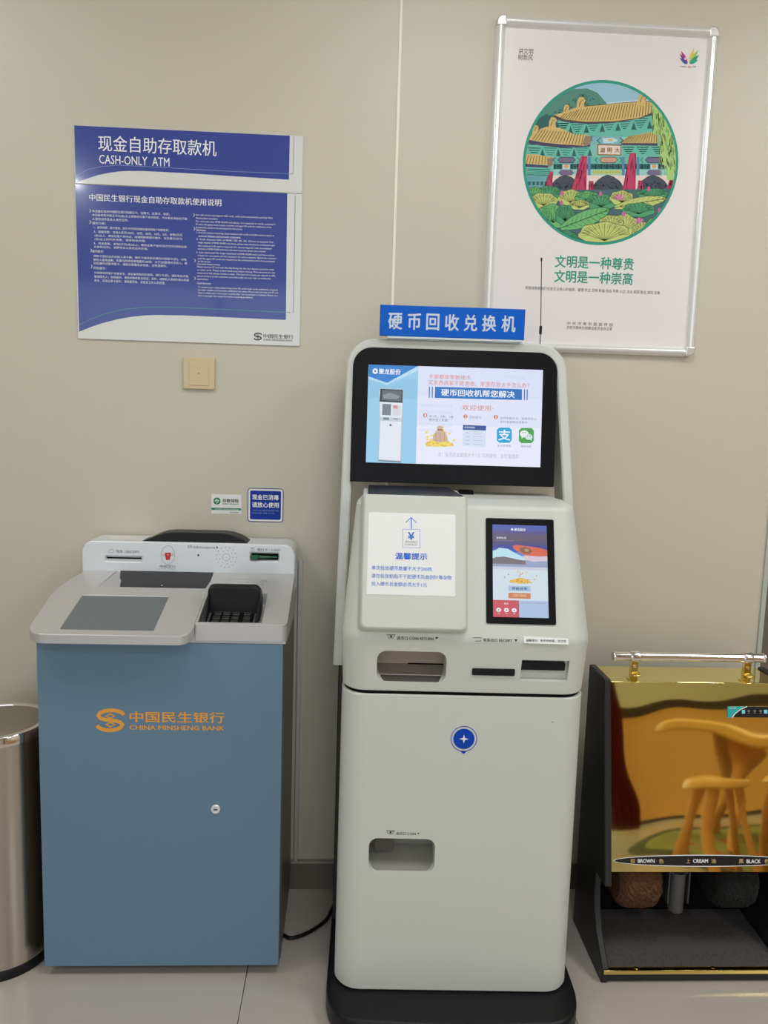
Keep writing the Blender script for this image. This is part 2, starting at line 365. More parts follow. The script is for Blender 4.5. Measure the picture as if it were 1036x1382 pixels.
# ------------------------------------------------------------------ wall: blank switch plate, stickers
SW = vsurf(W0, -.010)
p = SW.uv(246.6, 481.6)
BEIGE = mat('aged cream plastic', (196, 176, 140), .4)
sw = thing('wall_plate', 'cream square blanking plate on the wall under the blue instruction boards', 'wall plate', (p[0]+.043, 0, p[1]-.043))
t = MB(); t.box(p[0], p[0]+.086, -.009, -.0002, p[1]-.086, p[1], BEIGE); t.build('plate', sw, bevel=.002)
t = MB(); t.box(p[0]+.016, p[0]+.07, -.0105, -.008, p[1]-.076, p[1]-.013, mat('cream insert', (194, 176, 138), .38)); t.build('blank_insert', sw, bevel=.001)
t = MB(); t.disc(SW, (p[0]+.043, p[1]-.043), .0016, .0008, BLACKM, 10); t.build('screw_hole', sw, solid=False)

zs = Z(275, 650, 8.633)
SS = vsurf(W0, -.0008)
st = thing('wall_sticker', 'small white and green deposit insurance sticker above the blue cabinet machine', 'sticker', (-.355, 0, 1.17))
t = MB(); a = SS.uv(*zs(87, 145)); b = SS.uv(*zs(436, 380)); t.box(a[0], b[0], -.0008, 0, b[1], a[1], WHITE); t.build('sheet', st)
GRN = mat('green print', (0, 120, 84), .5)
t = MB(); h = .0003
t.prect(SS, *zs(87, 303), *zs(434, 336), h, GRN); c0 = SS.uv(*zs(153, 226)); r0 = abs(SS.uv(*zs(195, 226))[0]-c0[0])
t.disc(SS, c0, r0, h, GRN)
t.stroke(SS, [(c0[0]-r0*.62, c0[1]-r0*.05), (c0[0]-r0*.15, c0[1]+r0*.5), (c0[0]+r0*.62, c0[1]+r0*.05)], r0*.17, h*2, WHITE)
t.stroke(SS, [(c0[0]-r0*.4, c0[1]+r0*.0), (c0[0], c0[1]-r0*.45), (c0[0]+r0*.4, c0[1]+r0*.05), (c0[0], c0[1]+r0*.25)], r0*.16, h*2, WHITE, True)
t.stroke(SS, [(c0[0]-r0*.1, c0[1]-r0*.8), (c0[0]+r0*.35, c0[1]-r0*.1)], r0*.14, h*2, WHITE)
t.text(SS, '存款保险', *zs(217, 198), zs(407, 0)[0], 5.2, h, INK, .02)
t.text(SS, 'DEPOSIT INSURANCE', *zs(217, 252), zs(407, 0)[0], 1.8, h, INK, .01)
t.text(SS, '存款保险 保护您的存款权益', *zs(130, 313), zs(405, 0)[0], 1.6, h*2, WHITE, .01)
t.text(SS, '中国人民银行授权使用', *zs(303, 352), zs(405, 0)[0], 1.3, h, INK, .015)
t.build('print', st, solid=False)

st = thing('wall_sticker', 'blue rounded square sticker saying the cash is disinfected, right of the green one', 'sticker', (-.24, 0, 1.17))
RB = mat('royal blue print', (16, 50, 142), .5, spec=.2); DB = mat('deep violet blue', (40, 40, 110), .5)
a = SS.uv(*zs(510, 72)); b = SS.uv(*zs(924, 476))
t = MB(); t.plate(SS, rrect(a[0], b[1], b[0], a[1], .009), -.0008, 0, WHITE); t.build('sheet', st)
t = MB()
t.stroke(SS, rrect(a[0]+.001, b[1]+.001, b[0]-.001, a[1]-.001, .008), .0022, h, DB, True)
d_ = .0072; t.rect(SS, a[0]+d_, b[1]+d_, b[0]-d_, a[1]-d_, h, RB, .004)
t.text(SS, '现金已消毒', *zs(562, 147), zs(874, 0)[0], 7.4, h*2, LETW, .02)
t.text(SS, '请放心使用', *zs(560, 236), zs(874, 0)[0], 7.4, h*2, LETW, .02)
t.text(SS, 'CASH HAS BEEN DISINFECTED', *zs(568, 324), zs(872, 0)[0], 2, h*2, BLUEL)
t.text(SS, 'PLEASE FEEL FREE TO USE', *zs(560, 356), zs(822, 0)[0], 2, h*2, BLUEL)
t.build('print', st, solid=False)

# ------------------------------------------------------------------ framed poster
FX0, FX1, FZ0, FZ1 = .366, .966, 1.606, 2.473
pf = thing('framed_poster', 'white civic poster with round temple and lotus picture in a silver snap frame', 'poster', ((FX0+FX1)/2, 0, FZ0))
ALU = mat('satin aluminium', (226, 225, 223), .28, metal=.45)
fw = .026
def bar(x0, z0, x1, z1, horiz):
    t = MB(); n = 8
    prof = [(fw*k/n, .005+.016*math.sin(PI*(.12+.82*k/n))) for k in range(n+1)]
    if horiz:
        s_ = 1 if z1 > z0 else -1
        ring = lambda x: [(x, -d, z0+s_*q) for q, d in prof]+[(x, 0, z0+s_*fw), (x, 0, z0)]
        t.loft([ring(x0), ring(x1)], ALU)
    else:
        s_ = 1 if x1 > x0 else -1
        ring = lambda z: [(x0+s_*q, -d, z) for q, d in prof]+[(x0+s_*fw, 0, z), (x0, 0, z)]
        t.loft([ring(z0), ring(z1)], ALU)
    t.build('frame_bar', pf)
bar(FX0+fw, FZ1, FX1-fw, FZ1-1, True); bar(FX0+fw, FZ0, FX1-fw, FZ0+1, True)
bar(FX0, FZ0+fw, FX0+1, FZ1-fw, False); bar(FX1, FZ0+fw, FX1-1, FZ1-fw, False)
for sx, sz in ((0, 0), (0, 1), (1, 0), (1, 1)):
    x0 = FX0 if not sx else FX1-fw-.001; z0 = FZ0 if not sz else FZ1-fw-.001; q = fw+.001
    t = MB(); cr = [sx and not sz, sx and sz, (not sx) and sz, (not sx) and (not sz)]
    t.prism_y(rrect(x0, z0, x0+q, z0+q, .016, 5, [int(k) for k in cr]), -.0215, 0, mat('polished corner', (214, 212, 208), .25, metal=.6)); t.build('corner_cap', pf, bevel=.004, seg=3)
PST = mat('poster paper', (217, 211, 211), .3, coat=.2)
t = MB(); t.box(FX0+fw-.003, FX1-fw+.003, -.007, -.0005, FZ0+fw-.003, FZ1-fw+.003, PST); t.build('poster_sheet', pf)
SP = vsurf(W0, -.007); zp = Z(690, 95, 4.317)
G1 = mat('poster green', (26, 140, 118), .5)
Pq = lambda X, Y: SP.uv(*zp(X, Y))
cc = Pq(521, 543); RR = (Pq(975, 543)[0]-Pq(68, 543)[0])/2
def clipc(poly, r):
    n = 72; out = [Vector(p) for p in poly]
    for k in range(n):
        a = 2*PI*(k+.5)/n; nx, ny = math.cos(a), math.sin(a); d = r*math.cos(PI/n)
        f = lambda p: (p.x-cc[0])*nx+(p.y-cc[1])*ny-d
        res = []
        for i in range(len(out)):
            A, B = out[i-1], out[i]; fa, fb = f(A), f(B)
            if (fa <= 0) != (fb <= 0): res.append(A+(B-A)*(fa/(fa-fb)))
            if fb <= 0: res.append(B)
        out = res
        if len(out) < 3: return None
    return [tuple(p) for p in out]
art = MB(); lay = [0]
def A(pts, m, up=True):
    q = clipc([Pq(*p) for p in pts], RR*.965)
    if up: lay[0] += 1
    if q: art.poly(SP, q, .0003+lay[0]*.000012, m)
def AS(pts, wpx, m):
    wd = wpx*RR/453.
    for i in range(len(pts)-1):
        a, b = Vector(Pq(*pts[i])), Vector(Pq(*pts[i+1])); d = b-a
        if d.length < 1e-6: continue
        q = Vector((-d.y, d.x)).normalized()*wd/2
        c = clipc([a-q, b-q, b+q, a+q], RR*.965)
        if c: art.poly(SP, c, .0003+lay[0]*.000012, m)
def pm(n, r, g, b): return mat('poster '+n, tuple(.84*c+.13*135 for c in (r, g, b)), .5, spec=.2)
TEAL = pm('teal', 96, 186, 164); TEALD = pm('dark teal', 36, 92, 92); YEL = pm('roof ochre', 214, 182, 110); BRN = pm('roof line', 96, 74, 50)
PUR = pm('purple', 66, 58, 88); ROSE = pm('rose column', 190, 52, 92); CHAR = pm('charcoal', 62, 68, 82); SKY = pm('sky', 150, 196, 216); SKY2 = pm('pale sky', 196, 218, 226)
LG = pm('leaf green', 104, 184, 110); LG2 = pm('leaf lime', 196, 208, 116); LG3 = pm('leaf deep', 74, 156, 104); LN = pm('leaf line', 52, 96, 70); WIL = pm('willow', 166, 206, 116)
WIL2 = pm('willow dark', 120, 178, 90); MTN = pm('hill green', 74, 134, 118); MTN2 = pm('hill dark', 44, 98, 92); PINK = pm('lotus pink', 206, 92, 150); BLU = pm('lake blue', 84, 128, 170); CRM = pm('plaque pale', 232, 214, 204); PLK = pm('plaque ink', 140, 100, 40)
art.disc(SP, cc, RR, .0002, G1, 72)
rr = random.Random(3)
A([(0, 0), (1036, 0), (1036, 1079), (0, 1079)], SKY)
A([(400, 200), (1036, 150), (1036, 240), (400, 240)], SKY2)
A([(80, 560), (80, 260), (200, 190), (340, 110), (440, 105), (500, 130), (570, 210), (590, 560)], MTN)
for k in range(420):
    x, y = rr.uniform(120, 540), rr.uniform(120, 330)
    if y > 130+abs(x-420)*.62: AS([(x, y), (x+rr.uniform(4, 12), y+rr.uniform(-7, 7))], 3, MTN2)
A([(100, 560), (130, 300), (200, 255), (300, 300), (300, 560)], TEALD)
A([(60, 440), (1000, 380), (1000, 760), (60, 760)], pm('beam teal', 120, 192, 180))
# brackets below the main roof
A([(265, 290), (820, 255), (825, 390), (620, 390), (290, 372)], TEAL)
for k in range(6):
    x = 290+k*92; y = 318-k*6
    for j in range(5): AS([(x-42+j*8, y-6+j*13), (x+44-j*8, y-9+j*13)], 5, TEALD)
    A([(x+38, y+52), (x+70, y+52), (x+54, y+5)], TEALD)
A([(240, 280), (250, 262), (820, 240), (820, 262), (700, 290), (560, 310), (420, 312), (310, 300)], PUR)
A([(242, 262), (300, 245), (380, 215), (640, 190), (815, 175), (820, 245), (740, 278), (600, 297), (430, 300), (320, 290)], YEL)
for k in range(34):
    x = 300+k*16; AS([(x+18-k*.4, 232-k*1.6 if k > 4 else 246-k*3), (x-30+k*.9, 292-max(0, k-16)*2.0)], 3, BRN)
AS([(380, 214), (500, 203), (640, 190), (815, 178)], 3, BRN); AS([(245, 262), (310, 290), (430, 302), (600, 299), (740, 280), (820, 250)], 5, BRN)
for px_, py_, sc in ((405, 190, 1.1), (760, 168, 1.1), (240, 305, 1), (320, 225, .8), (140, 345, .8)):
    A([(px_-26*sc, py_+34*sc), (px_-20*sc, py_-10*sc), (px_-8*sc, py_-34*sc), (px_+14*sc, py_-32*sc), (px_+26*sc, py_-14*sc), (px_+16*sc, py_+6*sc), (px_+20*sc, py_+34*sc)], YEL)
    AS([(px_-8*sc, py_-34*sc), (px_+14*sc, py_-32*sc), (px_+26*sc, py_-14*sc), (px_+16*sc, py_+6*sc)], 3, BRN); AS([(px_-12*sc, py_+20*sc), (px_, py_-12*sc), (px_+12*sc, py_-16*sc)], 3, BRN)
# left middle roof
A([(90, 440), (460, 430), (455, 490), (380, 505), (90, 500)], TEAL)
for k in range(4):
    x = 130+k*92
    for j in range(4): AS([(x-36+j*8, 452+j*13), (x+40-j*8, 454+j*13)], 4, TEALD)
    A([(x+36, 500), (x+64, 500), (x+50, 455)], TEALD)
A([(100, 405), (460, 420), (455, 445), (300, 452), (180, 440), (100, 425)], PUR)
A([(130, 355), (200, 330), (280, 335), (370, 375), (420, 372), (462, 384), (440, 440), (300, 432), (180, 420), (100, 405)], YEL)
for k in range(17): AS([(165+k*16, 345+k*1.5), (118+k*18, 410+k*1.6)], 3, BRN)
A([(430, 380), (462, 384), (460, 430), (430, 442), (412, 430)], pm('roof end', 150, 120, 96))
A([(80, 490), (150, 490), (245, 510), (240, 552), (80, 545)], YEL)
for k in range(9): AS([(100+k*16, 494+k*1.5), (86+k*18, 545)], 3, BRN)
A([(80, 545), (215, 555), (212, 568), (80, 562)], PUR); A([(205, 515), (245, 510), (240, 552), (212, 566)], pm('roof end b', 146, 116, 92))
A([(80, 568), (230, 570), (230, 615), (80, 612)], TEAL)
for k in range(4): AS([(90, 575+k*11), (225, 578+k*11)], 3, TEALD)
# right roof
A([(640, 435), (860, 440), (862, 500), (650, 500)], TEAL)
for k in range(3):
    x = 680+k*84
    for j in range(4): AS([(x-34+j*8, 448+j*12), (x+36-j*8, 448+j*12)], 4, TEALD)
A([(625, 420), (850, 422), (850, 440), (625, 436)], PUR)
A([(680, 385), (850, 352), (850, 425), (622, 424)], YEL)
for k in range(14): AS([(690+k*12, 384-k*2.2), (636+k*16, 424)], 3, BRN)
# plaque and beams
A([(470, 385), (640, 385), (640, 432), (470, 432)], pm('panel blue', 118, 176, 186))
A([(530, 395), (590, 392), (620, 408), (590, 424), (535, 424)], SKY2); A([(565, 398), (590, 400), (585, 414), (560, 412)], YEL)
AS([(520, 392), (498, 410), (520, 428)], 5, TEALD); AS([(630, 392), (650, 408), (630, 424)], 5, TEALD)
A([(500, 430), (640, 434), (638, 497), (500, 494)], PLK); A([(506, 437), (634, 440), (632, 491), (506, 488)], CRM)
for s_, x in (('湖', 516), ('明', 558), ('大', 602)):
    art.text(SP, s_, *zp(x, 450), zp(x+28, 0)[0], 30/4.317, .0003+lay[0]*.000012+.00002, PLK, .03)
A([(245, 505), (900, 505), (900, 540), (245, 540)], TEAL)
for x in (320, 565, 830):
    A([(x-52, 522), (x-36, 506), (x+36, 506), (x+52, 522), (x+36, 539), (x-36, 539)], pm('cartouche', 206, 150, 126) if x == 565 else pm('cartouche dark', 110, 100, 130))
    AS([(x-64, 508), (x-78, 522), (x-64, 538)], 4, TEALD); AS([(x+64, 508), (x+78, 522), (x+64, 538)], 4, TEALD)
    AS([(x-52, 522), (x-36, 506), (x+36, 506), (x+52, 522), (x+36, 539), (x-36, 539), (x-52, 522)], 3, TEALD)
A([(245, 545), (900, 545), (900, 575), (245, 575)], TEALD)
for k in range(20): AS([(250+k*34, 545), (250+k*34, 575)], 4, TEAL); AS([(262+k*34, 556), (276+k*34, 562)], 3, TEAL)
A([(245, 578), (900, 578), (900, 612), (245, 612)], pm('beam pale', 150, 206, 198))
A([(470, 582), (636, 582), (636, 606), (470, 606)], LG2)
for k in range(14): AS([(476+k*12, 588), (482+k*12, 600)], 2, LN)
for x in (318, 830):
    A([(x-46, 597), (x-30, 580), (x+30, 580), (x+46, 597), (x+30, 613), (x-30, 613)], pm('cartouche violet', 110, 96, 132))
    A([(x-22, 548), (x+22, 548), (x+22, 576), (x-22, 576)], SKY2); A([(x-12, 552), (x, 548), (x+12, 552), (x+14, 564), (x, 574), (x-14, 564)], pm('amber', 226, 166, 90))
for x in (452, 650, 735): A([(x-8, 505), (x+8, 505), (x+8, 612), (x-8, 612)], BLU)
A([(90, 612), (230, 614), (230, 690), (90, 680)], pm('beam blue', 96, 160, 168))
for k in range(6): A([(96+k*24, 648), (112+k*24, 648), (112+k*24, 670), (96+k*24, 670)], TEALD)
A([(230, 612), (950, 612), (950, 740), (230, 740)], CRM)
for x in (312, 560, 822):
    A([(x-100, 760), (x-88, 672), (x-60, 640), (x-30, 618), (x, 608), (x+34, 620), (x+70, 645), (x+92, 680), (x+104, 760)], CHAR)
    for k in range(150):
        a, b = rr.uniform(-80, 80), rr.uniform(650, 745); AS([(x+a, b), (x+a+rr.uniform(-8, 8), b+rr.uniform(-8, 8))], 2.5, pm('charcoal light', 120, 124, 138))
def column(a, b, c2, d, top, bot):
    A([(a, top), (b, top), (d, bot), (c2, bot)], ROSE)
    for k in range(16):
        f = rr.random(); g = min(1, f+.25); q = rr.random()
        AS([(a+(c2-a)*f+(b-a)*q+(d-b-c2+a)*f*q, top+(bot-top)*f), (a+(c2-a)*g+(b-a)*q+(d-b-c2+a)*g*q, top+(bot-top)*g)], 2.5, pm('rose light', 226, 116, 146) if k % 2 else pm('rose dark', 128, 30, 66))
column(405, 440, 345, 435, 500, 712); column(688, 724, 640, 722, 482, 722); column(222, 240, 186, 236, 590, 690); column(450, 476, 444, 482, 645, 725); column(736, 760, 732, 766, 642, 722); column(922, 946, 890, 922, 620, 740)
# willow
A([(812, 170), (900, 200), (985, 420), (985, 640), (905, 640), (900, 560), (862, 540), (858, 380), (822, 370), (818, 240)], WIL)
for k in range(150):
    x = rr.uniform(822, 965); y = rr.uniform(220, 590)
    if x < 862 and y > 350: continue
    AS([(x, y), (x+rr.uniform(-3, 5), y+rr.uniform(20, 46))], 2.6, WIL2 if k % 3 else pm('willow light', 206, 226, 150))
# lotus pond
A([(60, 700), (1000, 690), (1000, 1060), (60, 1060)], pm('pond', 62, 96, 104))
def leaf(cx, cy, rx, ry, m, rot=0, veins=9):
    n = 26; c_, s_ = math.cos(rot), math.sin(rot); P_ = []
    for k in range(n):
        a = 2*PI*k/n; w_ = 1+.06*math.sin(7*a+cx)
        x, y = rx*w_*math.cos(a), ry*w_*math.sin(a); P_.append((cx+x*c_-y*s_, cy+x*s_+y*c_))
    A(P_, m); AS(P_+[P_[0]], 3, LN)
    bx, by = cx, cy+ry*.55
    for k in range(2*veins):
        a = PI*.95+PI*1.1*(k+.25)/(2*veins); x, y = rx*.92*math.cos(a), ry*.92*math.sin(a); AS([(cx+x*c_*.6-y*s_*.5, cy+x*s_+y*c_*.55), (cx+x*c_-y*s_, cy+x*s_+y*c_)], 1.6, LN)
    for k in range(veins):
        a = PI+PI*(k+.5)/veins; x, y = rx*.86*math.cos(a), ry*.86*math.sin(a)
        AS([(bx, by), (cx+x*c_-y*s_, cy+x*s_+y*c_)], 2.2, LN)
def longleaf(x0, y0, x1, y1, wd, m):
    d = Vector((x1-x0, y1-y0)); L_ = d.length; d.normalize(); q = Vector((-d.y, d.x)); up_ = []; dn = []
    for k in range(11):
        f = k/10; ww = wd*math.sin(PI*min(1, max(.04, f)))**.6; c2 = Vector((x0, y0))+d*L_*f; up_.append(tuple(c2+q*ww)); dn.append(tuple(c2-q*ww))
    A(up_+dn[::-1], m); AS(up_, 3, LN); AS(dn, 3, LN); AS([(x0, y0), (x1, y1)], 3, LN)
    for k in range(1, 10):
        c2 = Vector((x0, y0))+d*L_*k/10; e2 = c2+d*L_*.09
        ww = wd*.85*math.sin(PI*(k/10))**.6
        AS([tuple(c2), tuple(e2+q*ww)], 2, LN); AS([tuple(c2), tuple(e2-q*ww)], 2, LN)
leaf(215, 725, 75, 52, LG3); leaf(130, 720, 60, 40, LG); leaf(345, 745, 75, 50, LG2); leaf(185, 762, 84, 48, LG2); leaf(440, 740, 70, 36, LG); leaf(520, 770, 92, 48, LG3)
leaf(395, 785, 60, 30, LG2); leaf(820, 722, 90, 34, LG3); leaf(640, 745, 70, 44, LG2); leaf(240, 850, 85, 70, LG, .2); leaf(310, 845, 55, 62, LG3); leaf(180, 860, 50, 60, LG, .3)
longleaf(600, 800, 905, 745, 34, LG2); leaf(740, 815, 95, 42, LG3); longleaf(285, 920, 575, 810, 46, LG); leaf(660, 900, 75, 62, LG2, .2); leaf(580, 890, 70, 46, LG2); leaf(760, 930, 62, 46, LG2, -.3); leaf(830, 905, 60, 44, LG, -.5)
leaf(330, 975, 60, 40, LG3, .5); leaf(540, 955, 150, 70, LG2, 0, 11)
def lotus(x, y, s_):
    for k in range(9):
        a = PI*k/8; A([(x, y+s_*.5), (x-s_*math.cos(a)-s_*.16, y+s_*.3-s_*math.sin(a)), (x-s_*math.cos(a)*1.2, y+s_*.2-s_*1.2*math.sin(a)), (x-s_*math.cos(a)+s_*.2, y+s_*.3-s_*math.sin(a))], PINK if k % 2 else pm('lotus light', 228, 140, 184))
lotus(626, 745, 28); lotus(742, 880, 25)
for x, y in ((292, 715), (290, 770), (517, 718), (798, 690), (650, 835), (860, 815), (905, 760)): A([(x-9, y+14), (x-9, y-4), (x, y-16), (x+9, y-4), (x+9, y+14)], PINK)
art.build('round_picture', pf, solid=False)
t = MB(); h = .0003
t.text(SP, '讲文明', 699.5, 64.5, 719.5, 8.2, h, INK); t.text(SP, '树新风', 699, 72.8, 719, 8.2, h, INK)
t.build('lettering', pf, solid=False); t = MB()
t.text(SP, '文明是一种尊贵', 749, 344, 856, 17, h, G1, .018); t.text(SP, '文明是一种崇高', 748, 364, 854.5, 17, h, G1, .018)
t.build('slogan', pf, solid=False); t = MB()
t.text(SP, '积极培育和践行社会主义核心价值观：富强 民主 文明 和谐 自由 平等 公正 法治 爱国 敬业 诚信 友善', 709, 386, 891, 4.6, h, INK)
t.build('value_line', pf, solid=False); t = MB()
t.text(SP, '中 共 济 南 市 委 宣 传 部', 765, 434, 827, 4.4, h, INK); t.text(SP, '济南市精神文明建设委员会办公室', 764, 439.5, 826, 4.6, h, INK)
t.build('imprint', pf, solid=False)
# petal emblem
t = MB()
zq = Z(650, 10, 3.047)
def petal(x0, y0, x1, y1, wd, m, hh):
    a = Vector(SP.uv(*zq(x0, y0))); b = Vector(SP.uv(*zq(x1, y1))); d = b-a; q = Vector((-d.y, d.x)).normalized()*wd; P_ = []
    for k in range(9): f = k/8; P_.append(tuple(a+d*f+q*math.sin(PI*f**.8)))
    for k in range(7, 0, -1): f = k/8; P_.append(tuple(a+d*f-q*math.sin(PI*f**.8)))
    t.poly(SP, P_, hh, m)
for i, (x, y, wd, rgb) in enumerate(((818, 178, .0042, (176, 40, 120)), (812, 190, .004, (120, 40, 130)), (812, 208, .0035, (70, 60, 140)), (822, 222, .003, (60, 70, 160)), (872, 165, .0045, (232, 180, 60)), (890, 174, .0048, (140, 190, 70)), (893, 196, .0048, (30, 140, 100)), (888, 216, .0042, (30, 150, 130)))):
    petal(846 if i < 4 else 853, 232, x, y, wd, mat('petal %d' % i, rgb, .5), h+i*.00002)
for x in (836, 853):
    c0 = SP.uv(*zq(x, 211)); t.disc(SP, c0, .0032, h+.0003, PST, 14); t.stroke(SP, [(c0[0]+.0018*math.cos(k*.6)*(1-k/16), c0[1]+.0018*math.sin(k*.6)*(1-k/16)) for k in range(12)], .0006, h+.0004, DB)
t.text(SP, '文明有礼', *zq(814, 240), zq(843, 0)[0], 2.2, h, INK); t.text(SP, '泉城人', *zq(846, 240), zq(863, 0)[0], 2.8, h, mat('red ink', (190, 40, 40), .5), .01); t.text(SP, '济南', *zq(864, 240), zq(880, 0)[0], 2.4, h, DB)
t.build('emblem', pf, solid=False)

# ------------------------------------------------------------------ stainless waste bin
bn = thing('trash_bin', 'round brushed stainless steel waste bin at the left edge beside the blue cabinet', 'bin', (-.868, -.270, 0))
r = .124; t = MB()
t.lathe([(r-.006, .0), (r+.003, .0), (r+.003, .022), (r, .026)], (-.868, -.27, 0), BLACK, n=56); t.build('base_ring', bn)
BR = mat('stainless steel barrel', (186, 178, 168), .24, metal=1, gain=.85)
t = MB(); t.lathe([(r, .026), (r, .604)], (-.868, -.27, 0), BR, n=72); t.build('barrel', bn)
t = MB(); t.lathe([(r+.001, .600), (r+.001, .6215), (r-.001, .624), (r-.014, .624), (r-.016, .618)], (-.868, -.27, 0), CHROME, n=72, cap=False); t.build('rim', bn)
t = MB(); t.lathe([(.0, .628), (.06, .6275), (r-.03, .625), (r-.017, .6215), (r-.017, .615)], (-.868, -.27, 0), mat('dull steel lid', (150, 144, 132), .38, metal=.85), n=72, cap=False); t.build('lid', bn)

# ------------------------------------------------------------------ cash machine in the blue cabinet
AX0, AX1, AYF = -.723, -.140, -.370
at = thing('cash_machine', 'silver topped cash-only ATM with slate blue cabinet door and orange bank logo', 'ATM', (-.43, -.19, 0))
t = MB(); t.box(AX0+.002, AX1, AYF+.019, -.022, .030, .862, STEELDARK); t.build('cabinet', at, bevel=.0015)
t = MB(); t.box(AX0, AX1-.003, AYF, AYF+.017, .027, .862, BLUEDOOR); dr = t.build('door', at, bevel=.0012)
t = MB(); t.box(AX0+.01, AX1-.008, AYF+.017, AYF+.019, .035, .86, BLACKM); t.build('door_seal', at)
for x in (AX0+.05, AX1-.05):
    for y in (AYF+.06, -.07):
        t = MB(); t.lathe([(.018, 0), (.018, .008), (.008, .012), (.008, .031)], (x, y, 0), BLACK, n=16); t.build('foot', at)
SA = vsurf(W0, AYF)
c0 = SA.uv(291, 1092)
t = MB(); t.lathe([(.0118, AYF+.002), (.0118, AYF-.002), (.0105, AYF-.0035), (.0075, AYF-.0038), (.007, AYF-.0030), (.0, AYF-.0030)], (c0[0], 0, c0[1]), mat('lock face', (214, 214, 214), .3, metal=.5), axis='y', n=20, cap=False); lk = t.build('lock', dr)
lk.parent = at
t = MB(); t.box(c0[0]-.0045, c0[0]+.0045, AYF-.0036, AYF-.0029, c0[1]-.0012, c0[1]+.0012, BLACKM); t.build('key_slot', at)
ORG = mat('orange print', (216, 152, 58), .45)
zc = Z(120, 940, 5.18); t = MB(); h = .0003
bank_logo(t, SA, zc, ORG, h)
t.text(SA, '中国民生银行', *zc(283, 103), zc(948, 0)[0], 15, h, ORG, .018); t.text(SA, 'CHINA MINSHENG BANK', *zc(283, 199), zc(946, 0)[0], 6.4, h, ORG, .022)
t.build('logo', at, solid=False)
# console
SD = Surf(W0, -.42, .897, -.12, .982); dz = lambda y: .897+(y+.42)*.28333
t = MB(); t.prism_x([(-.368, .8625), (-.368, .885), (-.12, .935), (-.03, .93), (-.03, .8625)], -.69, -.137, SILVER); t.build('console_base', at)
out = round_poly([(-.727, -.427), (-.352, -.427), (-.352, -.119), (-.690, -.119), (-.733, -.215)], [.045, .035, 0, .0, .05], 7)
t = MB(); t.prism([(x, y, dz(y)-.0225) for x, y in out], [(x, y, dz(y)) for x, y in out], SILVER); slab = t.build('touch_deck', at)
hole = [(-.606, -.110), (-.340, -.110), (-.352, -.204), (-.631, -.204)]
c1 = MB(); c1.prism_z(hole, .85, 1.05, DGREY)
hx = [(-.606, -.110), (-.345, -.110), (-.358, -.204), (-.631, -.204)]
c1 = MB(); c1.prism_z(hx, .85, 1.05, SILVER)
scr = [(-.656, -.406), (-.441, -.406), (-.441, -.247), (-.656, -.247)]
c2 = MB(); c2.prism([(x, y, dz(y)-.003) for x, y in scr], [(x, y, dz(y)+.02) for x, y in scr], SILVER)
cut(slab, [c1, c2]); md = slab.modifiers.new('bevel', 'BEVEL'); md.width = .004; md.segments = 3; md.limit_method = 'ANGLE'; md.angle_limit = math.radians(50)
out = round_poly([(-.3515, -.374), (-.134, -.374), (-.134, -.119), (-.3515, -.119)], [.002, .016, 0, 0], 6)
t = MB(); t.prism([(x, y, .869) for x, y in out], [(x, y, dz(y)+.001) for x, y in out], SILVER); blk = t.build('keypad_deck', at)
wl = [(-.346, -.366), (-.196, -.366), (-.196, -.225), (-.346, -.225)]
c1 = MB(); c1.prism([(x, y, dz(y)-.03) for x, y in wl], [(x, y, dz(y)+.03) for x, y in wl], SILVER)
cut(blk, [c1]); md = blk.modifiers.new('bevel', 'BEVEL'); md.width = .0025; md.segments = 2; md.limit_method = 'ANGLE'; md.angle_limit = math.radians(50)
# cash tray
SLATE = mat('dark slate tray', (62, 62, 66), .3, metal=.2)
t = MB()
t.add([(-.598, -.1185, .983), (-.347, -.1185, .983), (-.351, -.174, .9475), (-.588, -.174, .9475)], [(0, 1, 2, 3)], SLATE)
t.add([(-.592, -.150, .9445), (-.350, -.150, .9445), (-.356, -.203, .9365), (-.592, -.203, .9365)], [(0, 1, 2, 3)], BLACKM)
t.add([(-.606, -.119, dz(-.119)-.001), (-.592, -.122, .975), (-.580, -.203, .940), (-.631, -.203, dz(-.203)-.001)], [(0, 1, 2, 3)], SILVER)
t.build('cash_tray', at, solid=False)
t = MB(); t.lathe([(.0, -.0006), (.0022, -.0006), (.0022, .0006), (.0, .0006)], (-.478, -.166, .9555), WHITE, n=10, cap=False); t.build('tray_sensor', at)
# touch display
t = MB(); t.plate(SD, [(SD.U.dot(Vector((x, 0, 0))), (Vector((0, y, dz(y)))-SD.O).dot(SD.V)) for x, y in scr], -.0032, -.0022, mat('idle display glass', (96, 104, 110), .12, coat=.5, gain=.95)); t.build('display', at, smooth=False)
# head
SH = vsurf(W0, -.118)
t = MB(); t.prism_y(rrect(-.700, .930, -.133, 1.0625, .032, 8, (0, 1, 1, 0)), -.118, -.012, SILVER2); hd = t.build('head_panel', at, angle=30)
zr = Z(100, 705, 6.094); zk = Z(250, 720, 6.475)
a = SH.uv(*zr(262, 272)); b = SH.uv(*zr(553, 322)); s1 = MB(); s1.box(a[0], b[0], -.13, -.110, b[1], a[1], SILVER2)
a2 = SH.uv(*zk(570, 172)); b2 = SH.uv(*zk(815, 242)); s2 = MB(); s2.box(a2[0], b2[0], -.13, -.108, b2[1], a2[1], SILVER2)
cut(hd, [s1, s2]); md = hd.modifiers.new('bevel', 'BEVEL'); md.width = .004; md.segments = 3; md.limit_method = 'ANGLE'; md.angle_limit = math.radians(50)
t = MB(); zm = (a[1]+b[1])/2
t.box(a[0], b[0], -.1105, -.108, b[1], a[1], SILVER2); t.box(a[0]+.001, b[0]-.001, -.1135, -.1095, zm-.0015, zm+.0022, BLACKM); t.build('receipt_slot', at)
GRD = mat('green translucent plastic', (20, 92, 62), .18, coat=.6, gain=.9)
